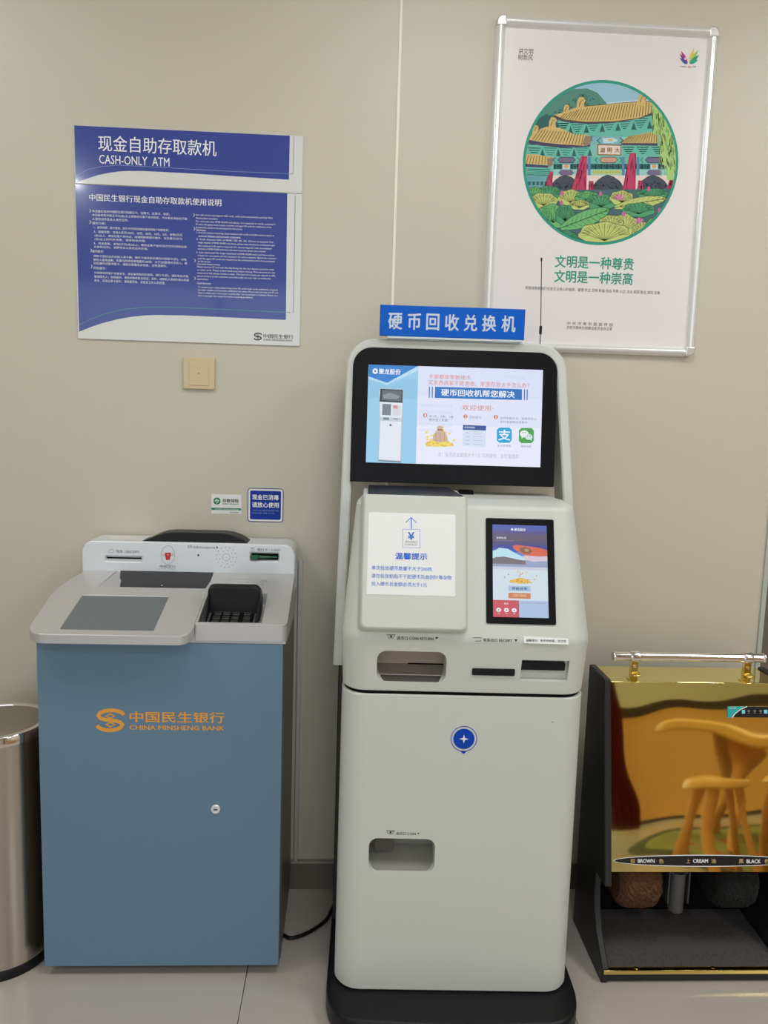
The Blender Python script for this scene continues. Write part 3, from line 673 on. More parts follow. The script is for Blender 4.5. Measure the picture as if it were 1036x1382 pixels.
t = MB(); t.box(a2[0]+.001, b2[0]-.001, -.109, -.107, b2[1], a2[1], BLACKM); cs = t.build('card_slot', at)
t = MB(); zm2 = (a2[1]+b2[1])/2
t.loft([[(a2[0]-.002+k*.001, -.112-.012*math.sin(PI*k/6)*0, zm2) for k in (0,)]*1+[]] if 0 else [[(x, y, z) for y, z in ((-.109, zm2+hh), (-.109-dd, zm2+hh*.9), (-.109-dd, zm2-hh*.9), (-.109, zm2-hh))] for x, hh, dd in ((a2[0]-.0015, .003, .010), (a2[0]+.004, .0055, .015), (a2[0]+.018, .0058, .015), (a2[0]+.024, .004, .009), (b2[0]-.004, .0022, .006))], GRD)
t.build('card_guide', cs, bevel=.001)
# black camera hood on top of the head
t = MB(); hz = [(-.545, 1.062), (-.53, 1.0665), (-.505, 1.079), (-.485, 1.085), (-.462, 1.0875), (-.33, 1.0875), (-.305, 1.084), (-.28, 1.075), (-.262, 1.062)]
t.prism_y(hz, -.108, -.045, BLACK); t.build('camera_hood', at, bevel=.004, angle=30)
t = MB(); a = SH.uv(0, 0)
ST = Surf(W0, -.118, 1.0626, -.012, 1.0626)
t.rect(ST, -.64, .03, -.572, .09, .0002, mat('pale slot', (214, 212, 206), .4)); t.build('top_label', at, solid=False)
# head markings
GR = mat('grey ink', (110, 110, 112), .5); RED = mat('red enamel', (186, 40, 48), .4)
t = MB(); h = .0004
t.pstroke(SH, [zr(307+22*math.cos(k*PI/8), 236+13*math.sin(k*PI/8)) for k in range(16)], .0008, h, GR, True)
t.text(SH, '凭条 / RECEIPT', *zr(343, 225), zr(538, 0)[0], 4.2, h, GR, .01)
cxy = (771, 268)
t.pstroke(SH, [zr(cxy[0]+55*math.cos(k*PI/14), cxy[1]+76*math.sin(k*PI/14)) for k in range(28)], .0008, h, GR, True)
t.ppoly(SH, zz(zr, [(746, 250), (795, 248), (796, 272), (790, 290), (788, 308), (755, 310), (752, 290), (747, 272)]), h, RED)
t.ppoly(SH, zz(zr, [(760, 262), (782, 260), (780, 272), (762, 274)]), h*1.5, mat('red light', (220, 110, 110), .4))
t.pstroke(SH, zz(zr, [(727, 262), (734, 276), (747, 270)]), .001, h, RED); t.pstroke(SH, zz(zr, [(795, 268), (808, 274), (816, 258)]), .001, h, RED)
t.pstroke(SH, zz(zr, [(735, 256), (738, 266)]), .0007, h, RED); t.pstroke(SH, zz(zr, [(806, 252), (805, 264)]), .0007, h, RED)
t.text(SH, '存款取口', *zr(702, 350), zr(832, 0)[0], 3.6, h, GR, .01); t.text(SH, 'CASH DEPOSIT / WITHDRAWAL', *zr(692, 378), zr(834, 0)[0], 1.1, h, GR)
t.pstroke(SH, zz(zk, [(22, 104), (58, 104), (58, 124), (22, 124)]), .0008, h, INK, True); t.pstroke(SH, zz(zk, [(22, 113), (58, 113)]), .0008, h, INK)
t.text(SH, '存折/PASSBOOK', *zk(66, 109), zk(262, 0)[0], 3.4, h, GR, .01); t.ppoly(SH, zz(zk, [(272, 108), (288, 128), (272, 130)]), h, INK)
t.disc(SH, SH.uv(*zk(114, 190)), .0026, h, BLACKM, 14)
t.pstroke(SH, zz(zk, [(568, 124), (608, 124)]), .001, h, GR); t.pstroke(SH, zz(zk, [(575, 130), (600, 130), (600, 150), (575, 150)]), .0008, h, GR, True); t.pstroke(SH, zz(zk, [(588, 130), (588, 150)]), .0006, h, GR)
t.text(SH, '银行卡 / CARD', *zk(628, 128), zk(832, 0)[0], 4, h, GR, .01)
for n, R_ in ((16, 32), (9, 58), (15, 88)):
    for k in range(n):
        aa = 2*PI*k/n+R_; q = SH.uv(*zk(358+R_*math.cos(aa), 208+R_*math.sin(aa))); t.disc(SH, q, .0011 if R_ > 40 else .0009, h, INK, 8)
t.disc(SH, SH.uv(*zk(358, 208)), .0009, h, INK, 8)
t.build('markings', at, solid=False)['kind'] = 'stuff'
t = MB(); S2 = Surf(W0, -.42, .898, -.12, .983)
t.pstroke(S2, zz(zk, [(384, 396), (562, 400), (540, 446), (350, 440)]), .0009, .0004, mat('plate outline', (128, 126, 124), .4), True)
t.pstroke(S2, zz(zk, [(655, 428), (664, 412), (684, 406), (704, 412), (712, 428)]), .0012, .0004, GR); t.pstroke(S2, zz(zk, [(672, 430), (680, 420), (692, 422)]), .0012, .0004, GR); t.pstroke(S2, zz(zk, [(598, 444), (690, 448)]), .0007, .0004, GR)
t.build('deck_markings', at, solid=False)
# pin pad
kp = .0
t = MB(); KM = mat('pin pad metal', (112, 110, 110), .35, metal=.4); low = lambda y, d: dz(y)-d
pd = [(-.332, -.364), (-.212, -.364), (-.212, -.27), (-.332, -.27)]
t.prism([(x, y, low(y, .029)) for x, y in pd], [(x, y, low(y, .012)) for x, y in pd], KM); pad = t.build('pin_pad', at, bevel=.002)
KK = mat('pin pad key', (70, 68, 66), .35, metal=.5)
SPd = Surf(W0, -.42, .897-.012, -.12, .982-.012)
t = MB(); t.rect(SPd, -.325, .066, -.219, .156, .0003, BLACKM); t.build('key_bed', pad, solid=False)
for r_ in range(4):
    for c_ in range(4):
        x = -.318+c_*.0225+(.006 if c_ == 3 else 0); v = .071+r_*.0205
        t = MB(); t.plate(SPd, [(x, v), (x+.018, v), (x+.018, v+.0155), (x, v+.0155)], .0004, .0035, KK); t.build('key', pad, bevel=.001, seg=1)
        t = MB()
        t.rect(SPd, x+.001, v+.0001, x+.017, v+.0012, .0038, LETW if 0 else CHROME); t.build('key_edge', pad, solid=False) if 0 else None
t = MB(); HX0, HX1 = -.335, -.206
hp = lambda zt, r0: rrect(HX0, .90, HX1, zt, r0, 6, (0, 1, 1, 0))
rings = [[(x, -.300, z) for x, z in hp(.984, .016)], [(x, -.287, z) for x, z in hp(.990, .016)], [(x, -.262, z) for x, z in hp(.982, .016)], [(x, -.240, z) for x, z in hp(.960, .014)]]
t.loft(rings, BLACK)
for x in (HX0, HX1-.006):
    t.prism_x([(-.298, .905), (-.298, .972), (-.325, .945), (-.363, dz(-.363)-.002), (-.363, .905)], x, x+.006, BLACK)
t.build('privacy_hood', at, bevel=.003)

# ------------------------------------------------------------------ cable trunking and floor cable
t = MB(); t.box(-.131, -.119, -.012, -.0005, .088, 1.0, mat('white trunking', (176, 176, 172), .4)); props(t.build('cable_trunking', bevel=.0015), 'thin white cable trunking running down the wall behind the blue cabinet', 'trunking')
t = MB(); P_ = [(-.165, -.20, .006), (-.13, -.235, .006), (-.105, -.232, .0055), (-.07, -.21, .0055), (-.03, -.165, .0055), (-.015, -.12, .0055), (.0, -.07, .0055), (.0, -.04, .01)]
fine = []
for i in range(len(P_)-1):
    p0, p1, p2, p3 = [Vector(P_[max(0, min(len(P_)-1, j))]) for j in (i-1, i, i+1, i+2)]
    for k in range(6):
        u = k/6; fine.append(.5*((2*p1)+(p2-p0)*u+(2*p0-5*p1+4*p2-p3)*u*u+(-p0+3*p1-3*p2+p3)*u**3))
for q in fine: q.z = max(q.z, .0052)
t.tube(fine, .005, BLACK, 8); props(t.build('power_cable'), 'black power cable curving over the floor tiles between the two machines', 'cable')

# ------------------------------------------------------------------ coin exchange kiosk
kx, ky = (KF.M @ Vector((0, -.3, 0))).xy
ki = thing('coin_kiosk', 'tall white coin exchange kiosk with black framed screen on a black base', 'kiosk', (kx, ky, 0), KF.rz)
def K(): return MB(KF)
t = K()
ob = round_poly([(-.300, -.12), (-.300, -.520), (-.262, -.590), (0, -.606), (.262, -.590), (.300, -.520), (.300, -.12)], [.02, .05, .05, .2, .05, .05, .02], 6)
t.prism_z(ob, 0, .054, BLACK); t.build('base_plate', ki, bevel=.008, seg=3)
t = K(); t.box(-.297, .290, -.24, -.07, .055, .79, mat('rear cabinet black', (34, 34, 36), .45)); t.build('rear_cabinet', ki, bevel=.003)
def sec(z, yf, fl, hw, mid, back=.245, yb=-.155, dc=.042):
    P = [(-fl, yf), (fl, yf), (hw, yf+dc), (mid, -.31), (back, yb), (-back, yb), (-mid, -.31), (-hw, yf+dc)]
    return [(x, y, z) for x, y in round_poly(P, [.03, .03, .02, .02, .02, .02, .02, .02], 5)]
t = K(); rs = [sec(.0555, -.496, .247, .278, .276, .27, -.235), sec(.060, -.500, .250, .283, .281, .27, -.235), sec(.784, -.500, .250, .281, .279, .265, -.235), sec(.787, -.498, .249, .279, .277, .262, -.235)]
t.loft(rs, KIOSK); lower = t.build('lower_body', ki)
SL = vsurf(KF, -.500)
hc = K(); a = SL.uv(498, 1131); b = SL.uv(585.5, 1177.5); hy = rrect(a[0], b[1], b[0], a[1], .020, 6); hc.prism_y(hy, -.55, -.425, KIOSK); hole1 = (a, b)
cut(lower, [hc])
t = K(); t.loft([sec(.786, -.494, .246, .276, .274, .258, -.235), sec(.797, -.494, .246, .276, .274, .258, -.235)], BLACKM); t.build('seam_shade_ring', ki)  # inset black ring paints the shade inside the gap between body and console
t = K()
rs = [sec(.7955, -.498, .249, .279, .262), sec(.799, -.500, .250, .281, .262), sec(.900, -.5095, .252, .286, .256), sec(.914, -.5110, .252, .287, .255), sec(.922, -.5115, .252, .287, .254), sec(.929, -.5095, .2518, .2865, .254), sec(.934, -.508, .2515, .286, .254),
      sec(1.203, -.4145, .232, .262, .250, .24), sec(1.210, -.4105, .230, .260, .249, .238), sec(1.2145, -.403, .228, .257, .247, .237), sec(1.222, -.34, .220, .246, .240, .232)]
t.loft(rs, KIOSK); con = t.build('console', ki, angle=25)
SFr = Surf(KF, -.500, .799, -.5095, .900); SFs = Surf(KF, -.508, .934, -.4155, 1.200)
h1 = K(); a = SFr.uv(509, 878); b = SFr.uv(601, 921.5); h1.plate(SFr, rrect(a[0], b[1], b[0], a[1], .021, 6), -.07, .05, KIOSK); ret = (a, b)
h2 = K(); a = SFr.uv(703, 890.5); b = SFr.uv(765, 920); h2.plate(SFr, [(a[0], b[1]), (b[0], b[1]), (b[0]+.002, a[1]), (a[0]+.002, a[1])], -.016, .05, KIOSK); rec = (a, b)
cut(con, [h1, h2])
# inside the openings
TRAY = mat('worn steel tray', (132, 124, 118), .4, metal=.35); TR2 = mat('warm steel', (150, 136, 126), .45, metal=.2)
(a, b) = ret; zt = .799+a[1]; zb = .799+b[1]; x0, x1 = a[0]-.004, b[0]+.004
t = K()
yb_ = -.445
t.add([(x0, yb_, zt+.01), (x1, yb_, zt+.01), (x1, yb_, zt-.049), (x0, yb_, zt-.049)], [(0, 1, 2, 3)], TR2)
t.add([(x0, yb_, zt-.049), (x1, yb_, zt-.049), (x1, -.474, zt-.066), (x0, -.474, zt-.066)], [(0, 1, 2, 3)], TRAY)
t.add([(x0, -.474, zt-.066), (x1, -.474, zt-.066), (x1, -.500, zb+.0005), (x0, -.500, zb+.0005)], [(0, 1, 2, 3)], mat('tray floor', (96, 92, 90), .35, metal=.4))
t.box(x0, x1, -.4755, -.4735, zt-.0665, zt-.0652, CHROME); t.box((x0+x1)/2-.005, x1, yb_-.0025, yb_, zt-.050, zt-.0475, BLACKM)
t.build('coin_return_tray', ki, solid=False)
(a, b) = hole1; x0, x1 = a[0]-.004, b[0]+.004; zt, zb = a[1], b[1]
t = K(); IN = mat('coin box grey', (128, 126, 121), .4)
t.add([(x0, -.43, zt+.01), (x1, -.43, zt+.01), (x1, -.43, zb+.03), (x0, -.43, zb+.03)], [(0, 1, 2, 3)], IN)
t.add([(x0, -.43, zb+.03), (x1, -.43, zb+.03), (x1, -.497, zb-.001), (x0, -.497, zb-.001)], [(0, 1, 2, 3)], IN)
t.build('coin_box', ki, solid=False)
t = K(); t.box(x0+.018, x0+.062, -.484, -.43, zt-.040, zt+.004, mat('chute grey', (70, 66, 62), .4)); t.build('coin_chute', ki, bevel=.001)
# slots
a = SFr.uv(637, 901.5); b = SFr.uv(694, 912)
t = K(); t.plate(SFr, rrect(a[0], b[1], b[0], a[1], .0025), -.0005, .003, BLACK); sl = t.build('receipt_slot', ki, bevel=.0008)
t = K(); t.rect(SFr, a[0]+.006, (a[1]+b[1])/2-.0012, b[0]-.006, (a[1]+b[1])/2+.0006, .0033, mat('pure black', (4, 4, 4), .8)); t.build('slit', sl, solid=False)
a, b = rec; t = K(); t.plate(SFr, rrect(a[0]-.0005, a[1]-.026, b[0]-.006, a[1]-.0075, .002), -.0158, -.004, BLACK); sl = t.build('card_reader', ki, bevel=.0008)
t = K(); t.rect(SFr, a[0]+.012, a[1]-.018, b[0]-.018, a[1]-.0165, -.0037, mat('pure black', (4, 4, 4), .8)); t.build('slit', sl, solid=False)
# front lettering
zf = Z(450, 640, 2.878); t = K(); h = .0004
def hand(S, f, X, Y, w_):
    t.pstroke(S, [f(X, Y), f(X+w_, Y)], .0014, h, INK); t.pstroke(S, zz(f, [(X+w_*.1, Y+3), (X+w_*.25, Y+w_*.38), (X+w_*.75, Y+w_*.38), (X+w_*.9, Y+3)]), .001, h, INK)
    t.disc(S, S.uv(*f(X+w_*.5, Y+w_*.18)), .0026, h*1.2, INK, 10)
hand(SFs, zf, 206, 624, 34); t.text(SFs, '退币口 COIN RETURN', *zf(246, 629), zf(388, 0)[0], 5, h, INK, .012); t.ppoly(SFs, zz(zf, [(393, 632), (407, 633), (400, 641)]), h, INK)
t.pstroke(SFs, zz(zf, [(540, 635), (575, 635), (571, 648), (549, 648)]), .001, h, INK); t.text(SFs, '凭条出口 RECEIPT', *zf(580, 637), zf(694, 0)[0], 4.6, h, INK, .012); t.ppoly(SFs, zz(zf, [(701, 641), (715, 642), (708, 650)]), h, INK)
hand(SL, Z(490, 1110, 9.418), 295, 105, 105); zz9 = Z(490, 1110, 9.418)
t.text(SL, '出币口 COIN', *zz9(420, 118), zz9(668, 0)[0], 4.2, h, INK, .012); t.ppoly(SL, zz(zz9, [(687, 131), (717, 133), (702, 150)]), h, INK)
t.build('front_lettering', ki, solid=False)['kind'] = 'stuff'
t = K(); a = SFs.uv(*zf(738, 629)); b = SFs.uv(*zf(912, 662)); t.plate(SFs, [(a[0], b[1]+.001), (b[0], b[1]), (b[0], a[1]-.003), (a[0]-.0005, a[1])], .0002, .0008, PAPER)
t.text(SFs, '温馨提示：投币有惊喜，支付宝', *zf(746, 640), zf(902, 0)[0], 3.6, .0012, INK, .01); t.build('reminder_label', ki, solid=False)
# pin badge
zb_ = Z(440, 840, 2.8); ub = SL.uv(*zb_(520, 440)); k1 = abs(SL.uv(*zb_(570, 440))[0]-ub[0])/50
t = K(); PB = mat('badge blue', (10, 62, 168), .4, spec=.2)
t.stroke(SL, [(ub[0]+49*k1*math.cos(2*PI*k/40), ub[1]+49*k1*math.sin(2*PI*k/40)) for k in range(40)], 2.6*k1, h, PB, True)
t.disc(SL, ub, 40*k1, h, PB, 40)
t.poly(SL, [(ub[0]-14*k1, ub[1]-47*k1), (ub[0]+14*k1, ub[1]-47*k1), (ub[0]+2*k1, ub[1]-60*k1)], h, PB)
star = []
for k in range(8):
    R_ = 18 if k % 2 == 0 else 5.5; star.append((ub[0]+R_*k1*math.cos(PI*k/4), ub[1]+R_*k1*math.sin(PI*k/4)))
t.poly(SL, star, h*2, LETW); t.disc(SL, ub, 5.6*k1, h*2.1, LETW, 12); t.build('badge', ki, solid=False)
t = K(); t.disc(SL, SL.uv(*zb_(855, 376)), .0014, h, INK, 8); t.build('screw_mark', ki, solid=False)
# raised coin inlet cover
SC = Surf(KF, -.508, .934, -.4155, 1.200, off=.024)
a = SC.uv(484, 850); b = SC.uv(631, 668)
t = K(); o1 = rrect(a[0], a[1], b[0], b[1]-.004, .014, 5, (1, 0, 0, 1)); o2 = rrect(a[0]+.008, a[1]+.009, b[0]-.008, b[1]-.004, .014, 5, (1, 0, 0, 1))
t.loft([[SFs.at(u, v, -.004) for u, v in rrect(a[0]-.004, a[1]-.002, b[0]+.003, b[1]-.004, .014, 5, (1, 0, 0, 1))], [SFs.at(u, v, .014) for u, v in o1], [SFs.at(u, v, .022) for u, v in [(x*.5+y*.5, p*.5+q*.5) for (x, p), (y, q) in zip(o1, o2)]], [SFs.at(u, v, .024) for u, v in o2]], KIOSK)
cv = t.build('coin_inlet_cover', ki, bevel=.002, angle=25)
zt = SFs.at(0, b[1]-.004, .024).z; yt = SFs.at(0, b[1]-.004, .024).y
t = K(); DK = mat('dark blue black plastic', (34, 36, 46), .3)
t.prism([(a[0]+.012, yt+.002, zt-.008), (b[0]-.012, yt+.002, zt-.008), (b[0]-.030, -.255, zt-.008), (a[0]+.012, -.255, zt-.008)], [(a[0]+.012, yt+.002, zt+.002), (b[0]-.010, yt+.002, zt+.002), (b[0]-.030, -.255, zt+.006), (a[0]+.012, -.255, zt+.006)], DK)
t.stroke(Surf(KF, yt, zt+.0022, -.255, zt+.0062), [(a[0]+.03, .025), (b[0]-.035, .025), (b[0]-.05, .12), (a[0]+.03, .12)], .003, .0006, BLACK, True)
t.build('hopper_lid', ki, bevel=.0015)
t = K(); t.prism_x([(yt+.001, zt-.02), (yt+.001, zt-.002), (-.26, zt-.002), (-.26, 1.215), (-.38, 1.215)], a[0]+.001, b[0]-.006, KIOSK); t.build('hopper_housing', ki, bevel=.003)
t = K(); t.box(.0, .035, -.24, -.21, 1.2215, 1.232, BLACKM); t.build('lid_hinge', ki, bevel=.001)
# paper notice
zn = Z(490, 685, 7.97); t = K()
c4 = [SC.uv(*zn(*p)) for p in ((35, 935), (1000, 955), (980, 75), (58, 50))]
t.plate(SC, rrect((c4[0][0]+c4[3][0])/2, (c4[0][1]+c4[1][1])/2, (c4[1][0]+c4[2][0])/2, (c4[2][1]+c4[3][1])/2, .003), .0001, .0008, PAPER); nt_ = t.build('notice_sheet', ki)
NB = mat('notice blue', (20, 98, 196), .5); t = K(); SN = SC; h = .0011
t.pstroke(SN, zz(zn, [(517, 232), (515, 112)]), .0021, h, NB); t.pstroke(SN, zz(zn, [(457, 162), (514, 108), (573, 166)]), .0017, h*1.02, NB)
t.pstroke(SN, zz(zn, [(424, 234), (608, 236), (612, 434), (424, 430)]), .0009, h, NB, True)
t.text(SN, '¥', *zn(480, 264), zn(550, 0)[0], 10.5, h, NB, .02); t.text(SN, '硬币投放口', *zn(450, 358), zn(583, 0)[0], 2.6, h, GR); t.text(SN, 'COIN INLET', *zn(448, 388), zn(583, 0)[0], 2.4, h, GR)
t.text(SN, '温馨提示', *zn(343, 484), zn(690, 0)[0], 9.2, h, NB, .025)
t.text(SN, '单次投放硬币数量不大于200枚', *zn(90, 624), zn(740, 0)[0], 5.8, h, NB, .004); t.text(SN, '请勿投放粘贴不干胶硬币及曲别针等杂物', *zn(88, 710), zn(950, 0)[0], 5.8, h, NB, .004); t.text(SN, '投入硬币总金额必须大于1元', *zn(88, 795), zn(685, 0)[0], 5.8, h, NB, .004)
t.build('notice_print', nt_, solid=False)
# small touch screen
def em(n, r, g, b, e=.95): return mat('screen '+n, (r, g, b), .3, emit=e)
ztc = Z(640, 680, 7.677); t = K(); q = [SFs.uv(*ztc(*p)) for p in ((142, 1242), (872, 1256), (790, 162), (96, 150))]
tu0, tu1, tv0, tv1 = (q[0][0]+q[3][0])/2, (q[1][0]+q[2][0])/2, (q[0][1]+q[1][1])/2, (q[2][1]+q[3][1])/2
t.plate(SFs, rrect(tu0, tv0, tu1, tv1, .004), .0001, .003, BEZEL); ts_ = t.build('touch_screen', ki, bevel=.0006)
q = [SFs.uv(*ztc(*p)) for p in ((208, 1172), (790, 1186), (720, 230), (168, 216))]
su0, su1, sv0, sv1 = (q[0][0]+q[3][0])/2, (q[1][0]+q[2][0])/2, (q[0][1]+q[1][1])/2, (q[2][1]+q[3][1])/2
t = K(); h = .0032
def fr(x, y): return (su0+(su1-su0)*x, sv1+(sv0-sv1)*y)     # 0..1 across, 0..1 down
def P(pts, m, k=0): t.poly(SFs, [fr(*p) for p in pts], h+k*.00006, m)
def R(x0, y0, x1, y1, m, k=0): P([(x0, y1), (x1, y1), (x1, y0), (x0, y0)], m, k)
def TX(s_, x0, y0, x1, y1, m, k=3, b_=.0):
    vs_, fs_ = glyphs(s_, b_); xs = [v[0] for v in vs_]; ys = [v[1] for v in vs_]; lx, hx_, ly, hy_ = min(xs), max(xs), min(ys), max(ys)
    t.add([SFs.at(*fr(x0+(x1-x0)*(v[0]-lx)/(hx_-lx), y1+(y0-y1)*(v[1]-ly)/(hy_-ly)), h+k*.00006+v[2]*.00005) for v in vs_], fs_, m)
R(0, 0, 1, 1, em('pale', 206, 222, 232))
bands = [(0, .04, (84, 100, 176)), (.04, .07, (88, 96, 164)), (.07, .1, (92, 88, 138)), (.1, .14, (98, 90, 118)), (.14, .18, (98, 90, 110)), (.18, .22, (86, 82, 126)), (.22, .26, (70, 76, 152)), (.26, .30, (64, 92, 186)), (.30, .34, (92, 140, 214)), (.34, .38, (150, 196, 234))]
for i, (a_, b_, c_) in enumerate(bands): R(0, a_, 1, b_, em('sky %d' % i, *c_), 1)
P([(0, .36), (0, .29), (.06, .28), (.12, .255), (.2, .26), (.28, .265), (.38, .30), (.52, .34), (.6, .38), (.5, .40), (0, .40)], em('cloud', 186, 226, 238), 2)
P([(0, .375), (.06, .36), (.2, .35), (.3, .36), (.42, .375), (.6, .39), (.6, .43), (0, .43)], em('dunes', 120, 112, 118), 3)
P([(0, .425), (.3, .40), (.6, .385), (1, .39), (1, .49), (0, .485)], em('water', 150, 164, 196), 2); R(0, .46, 1, .49, em('foam line', 200, 206, 224), 3)
P([(.52, .35), (.6, .33), (.7, .32), (.82, .33), (.9, .335), (1, .33), (1, .385), (.9, .39), (.75, .40), (.6, .38)], em('surf', 214, 196, 214), 4)
P([(.36, .235), (.42, .22), (.5, .222), (.6, .23), (.72, .235), (.86, .245), (1, .27), (1, .335), (.86, .34), (.7, .335), (.58, .33), (.48, .30), (.4, .27)], em('hand', 214, 104, 84), 5)
P([(.50, .25), (.6, .24), (.7, .26), (.72, .29), (.66, .315), (.56, .31), (.5, .285)], em('shell', 140, 96, 80), 6); P([(.58, .262), (.66, .26), (.66, .29), (.6, .292)], em('shell light', 186, 150, 116), 7)
WH = em('white', 236, 240, 248); TX('聚龙股份', .40, .035, .61, .066, WH, 8, .02); P([(.36+.022*math.cos(j*PI/8), .05+.013*math.sin(j*PI/8)) for j in range(16)][::-1], WH, 8); TX('宣传标语', .07, .135, .25, .158, WH, 8, .01); TX('金融机具的领先供应商', .05, .172, .40, .182, em('lilac', 150, 144, 176), 8)
GC = em('gold coins', 222, 180, 84); GC2 = em('gold dark', 196, 132, 60)
P([(.28, .62), (.36, .60), (.44, .585), (.5, .575), (.58, .585), (.66, .60), (.70, .62), (.64, .635), (.5, .64), (.36, .635)], GC, 2)
rr = random.Random(5)
for k in range(26):
    x, y = rr.uniform(.3, .68), rr.uniform(.59, .632); P([(x, y), (x+.02, y-.005), (x+.04, y), (x+.02, y+.006)], GC2 if k % 2 else em('gold light', 240, 214, 130), 3+k % 3)
for x, y in ((.47, .52), (.49, .54), (.44, .505), (.52, .53), (.27, .545), (.6, .515), (.78, .55), (.2, .575), (.74, .59), (.47, .56)): P([(x, y), (x+.015, y-.008), (x+.03, y), (x+.015, y+.008)], GC2 if y > .52 else GC, 3)
R(.28, .665, .68, .72, em('button blue', 164, 192, 226), 2); TX('开始兑币', .34, .677, .62, .710, em('button ink', 56, 74, 120), 3, .03)
R(.28, .74, .68, .80, em('button orange', 204, 128, 88), 2); TX('COIN CHANGE', .36, .755, .6, .78, em('pale orange', 240, 208, 180), 3, .01)
R(0, .82, .47, 1, em('red panel', 200, 84, 96), 2)
for x in (.1, .24, .38):
    P([(x+.045*math.cos(a_*PI/8), .925+.022*math.sin(a_*PI/8)) for a_ in range(16)][::-1], WH, 3); P([(x-.014, .918), (x+.014, .918), (x+.014, .932), (x-.014, .932)], em('red panel', 200, 84, 96), 4)
for x, s_ in ((.1, '流通'), (.24, '兑换'), (.38, '服务')): TX(s_, x-.02, .957, x+.025, .968, WH, 3)
TX('聚龙', .2, .845, .28, .868, WH, 3)
R(.47, .82, 1, 1, em('panel blue', 172, 194, 226), 2); TX('扫码关注聚龙公众号了解更多服务内容', .5, .838, .96, .848, em('red ink', 176, 60, 90), 3)
t.build('display_picture', ts_, solid=False)
# head arch
def yf(z): return -.2335+(z-1.25)*.1154 if z > 1.25 else -.2335-(1.25-z)*.06
def XHf(z): return -.015 if z > 1.52 else (-.015+(1.52-z)/.32*.011 if z > 1.2 else -.004)
XH = -.013
def hwid(z): return .281+max(0, (1.52-z))*.052 if z > 1.2 else .2976+(1.2-z)*.020
pth = [];
for z in (.775, .80, .9, 1.0, 1.1, 1.2, 1.3, 1.4, 1.5): pth.append((-hwid(z), z))
rc = .072; ztop = 1.608
for k in range(9): a_ = PI-PI/2*k/8; pth.append((-.280+rc+rc*math.cos(a_), ztop-rc+rc*math.sin(a_)))
pth += [(-x, z) for x, z in reversed(pth)]
rings = []
for i, (x, z) in enumerate(pth):
    p0 = Vector(pth[max(0, i-1)]); p1 = Vector(pth[min(len(pth)-1, i+1)]); d = (p1-p0).normalized(); nn = Vector((d.y, -d.x))
    inn = Vector((x, z))+nn*.026; y0 = yf(min(z, ztop)); dep = .095 if z > .85 else .07
    rings.append([(XHf(z)+x, y0+.004, z), (XHf(z)+x+nn.x*.004, y0, z+nn.y*.004), (XHf(z)+inn.x-nn.x*.004, y0, inn.y-nn.y*.004), (XHf(z)+inn.x, y0+.004, inn.y), (XHf(z)+inn.x, y0+dep, inn.y), (XHf(z)+x, y0+dep, z)])
t = K(); t.loft(rings, KIOSK); t.build('head_frame', ki, angle=35)
# monitor
SK = Surf(KF, -.240, 1.248, -.201, 1.586, off=.0)
vv = lambda z: (Vector((0, -.240+(z-1.248)*.039/.338, z))-SK.O).dot(SK.V)
t = K(); xk = XH-.007
t.plate(SK, rrect(xk-.259, vv(1.2475), xk+.259, vv(1.5855), .048, 8, (0, 1, 1, 0)), -.016, 0, BEZEL); mon = t.build('monitor', ki, bevel=.0015)
t = K(); t.plate(SK, rrect(xk-.240, vv(1.26), xk+.240, vv(1.578), .04, 6, (0, 1, 1, 0)), -.075, -.016, BLACK); t.build('monitor_housing', mon, bevel=.003)
zsn = Z(470, 480, 3.572)
q = [SK.uv(*zsn(*p)) for p in ((84, 514), (925, 538), (937, 69), (97, 43))]
su0, su1, sv0, sv1 = (q[0][0]+q[3][0])/2, (q[1][0]+q[2][0])/2, (q[0][1]+q[1][1])/2, (q[2][1]+q[3][1])/2
SFs_keep = SFs; SFs = SK; h = .0003; t = K()
def fx(X, Y):   # close-up picture coordinates to 0..1 screen coordinates
    # bilinear undo of the slight slant
    u_, v_ = SK.uv(*zsn(X, Y)); return ((u_-su0)/(su1-su0), (v_-sv1)/(sv0-sv1))
def PP(pts, m, k=0): P([(min(1, max(0, x)), min(1, max(0, y))) for x, y in [fx(*p) for p in pts]], m, k)
R(0, 0, 1, 1, em('page', 226, 230, 250), 0)
for i, (y0, y1, c_) in enumerate(((0, .3, (218, 224, 248)), (.3, .6, (224, 228, 250)), (.6, 1, (232, 234, 252)))): R(.28, y0, 1, y1, em('page tint %d' % i, *c_), 1)
R(0, 0, .285, 1, em('side blue', 150, 204, 236), 2); R(0, .14, .285, .34, em('side blue 2', 142, 196, 228), 3)
PP([(97, 43), (335, 50), (186, 131), (97, 100)], em('corner blue', 38, 126, 204), 4); PP([(335, 50), (186, 131), (97, 100), (97, 112), (186, 143), (335, 70)], em('corner pale', 184, 222, 242), 3)
c0 = fx(129, 75); P([(c0[0]+.017*math.cos(k*PI/8)*(1 if k % 2 else .8), c0[1]+.032*math.sin(k*PI/8)*(1 if k % 2 else .8)) for k in range(16)][::-1], WH, 5); P([(c0[0]+.006*math.cos(k*PI/4), c0[1]+.011*math.sin(k*PI/4)) for k in range(8)][::-1], em('corner blue', 38, 126, 204), 6)
def TP(s_, X0_, Y0_, X1_, hh, m, k=6, b_=0.):
    a_ = fx(X0_, Y0_); b2_ = fx(X1_, Y0_); c2_ = fx(X0_, Y0_+hh); TX(s_, a_[0], a_[1], b2_[0], c2_[1], m, k, b_)
TP('聚龙股份', 147, 62, 252, 28, WH, 6, .02)
BG = em('machine white', 226, 232, 242); BG2 = em('machine grey', 120, 128, 138); BK = em('machine black', 52, 56, 62)
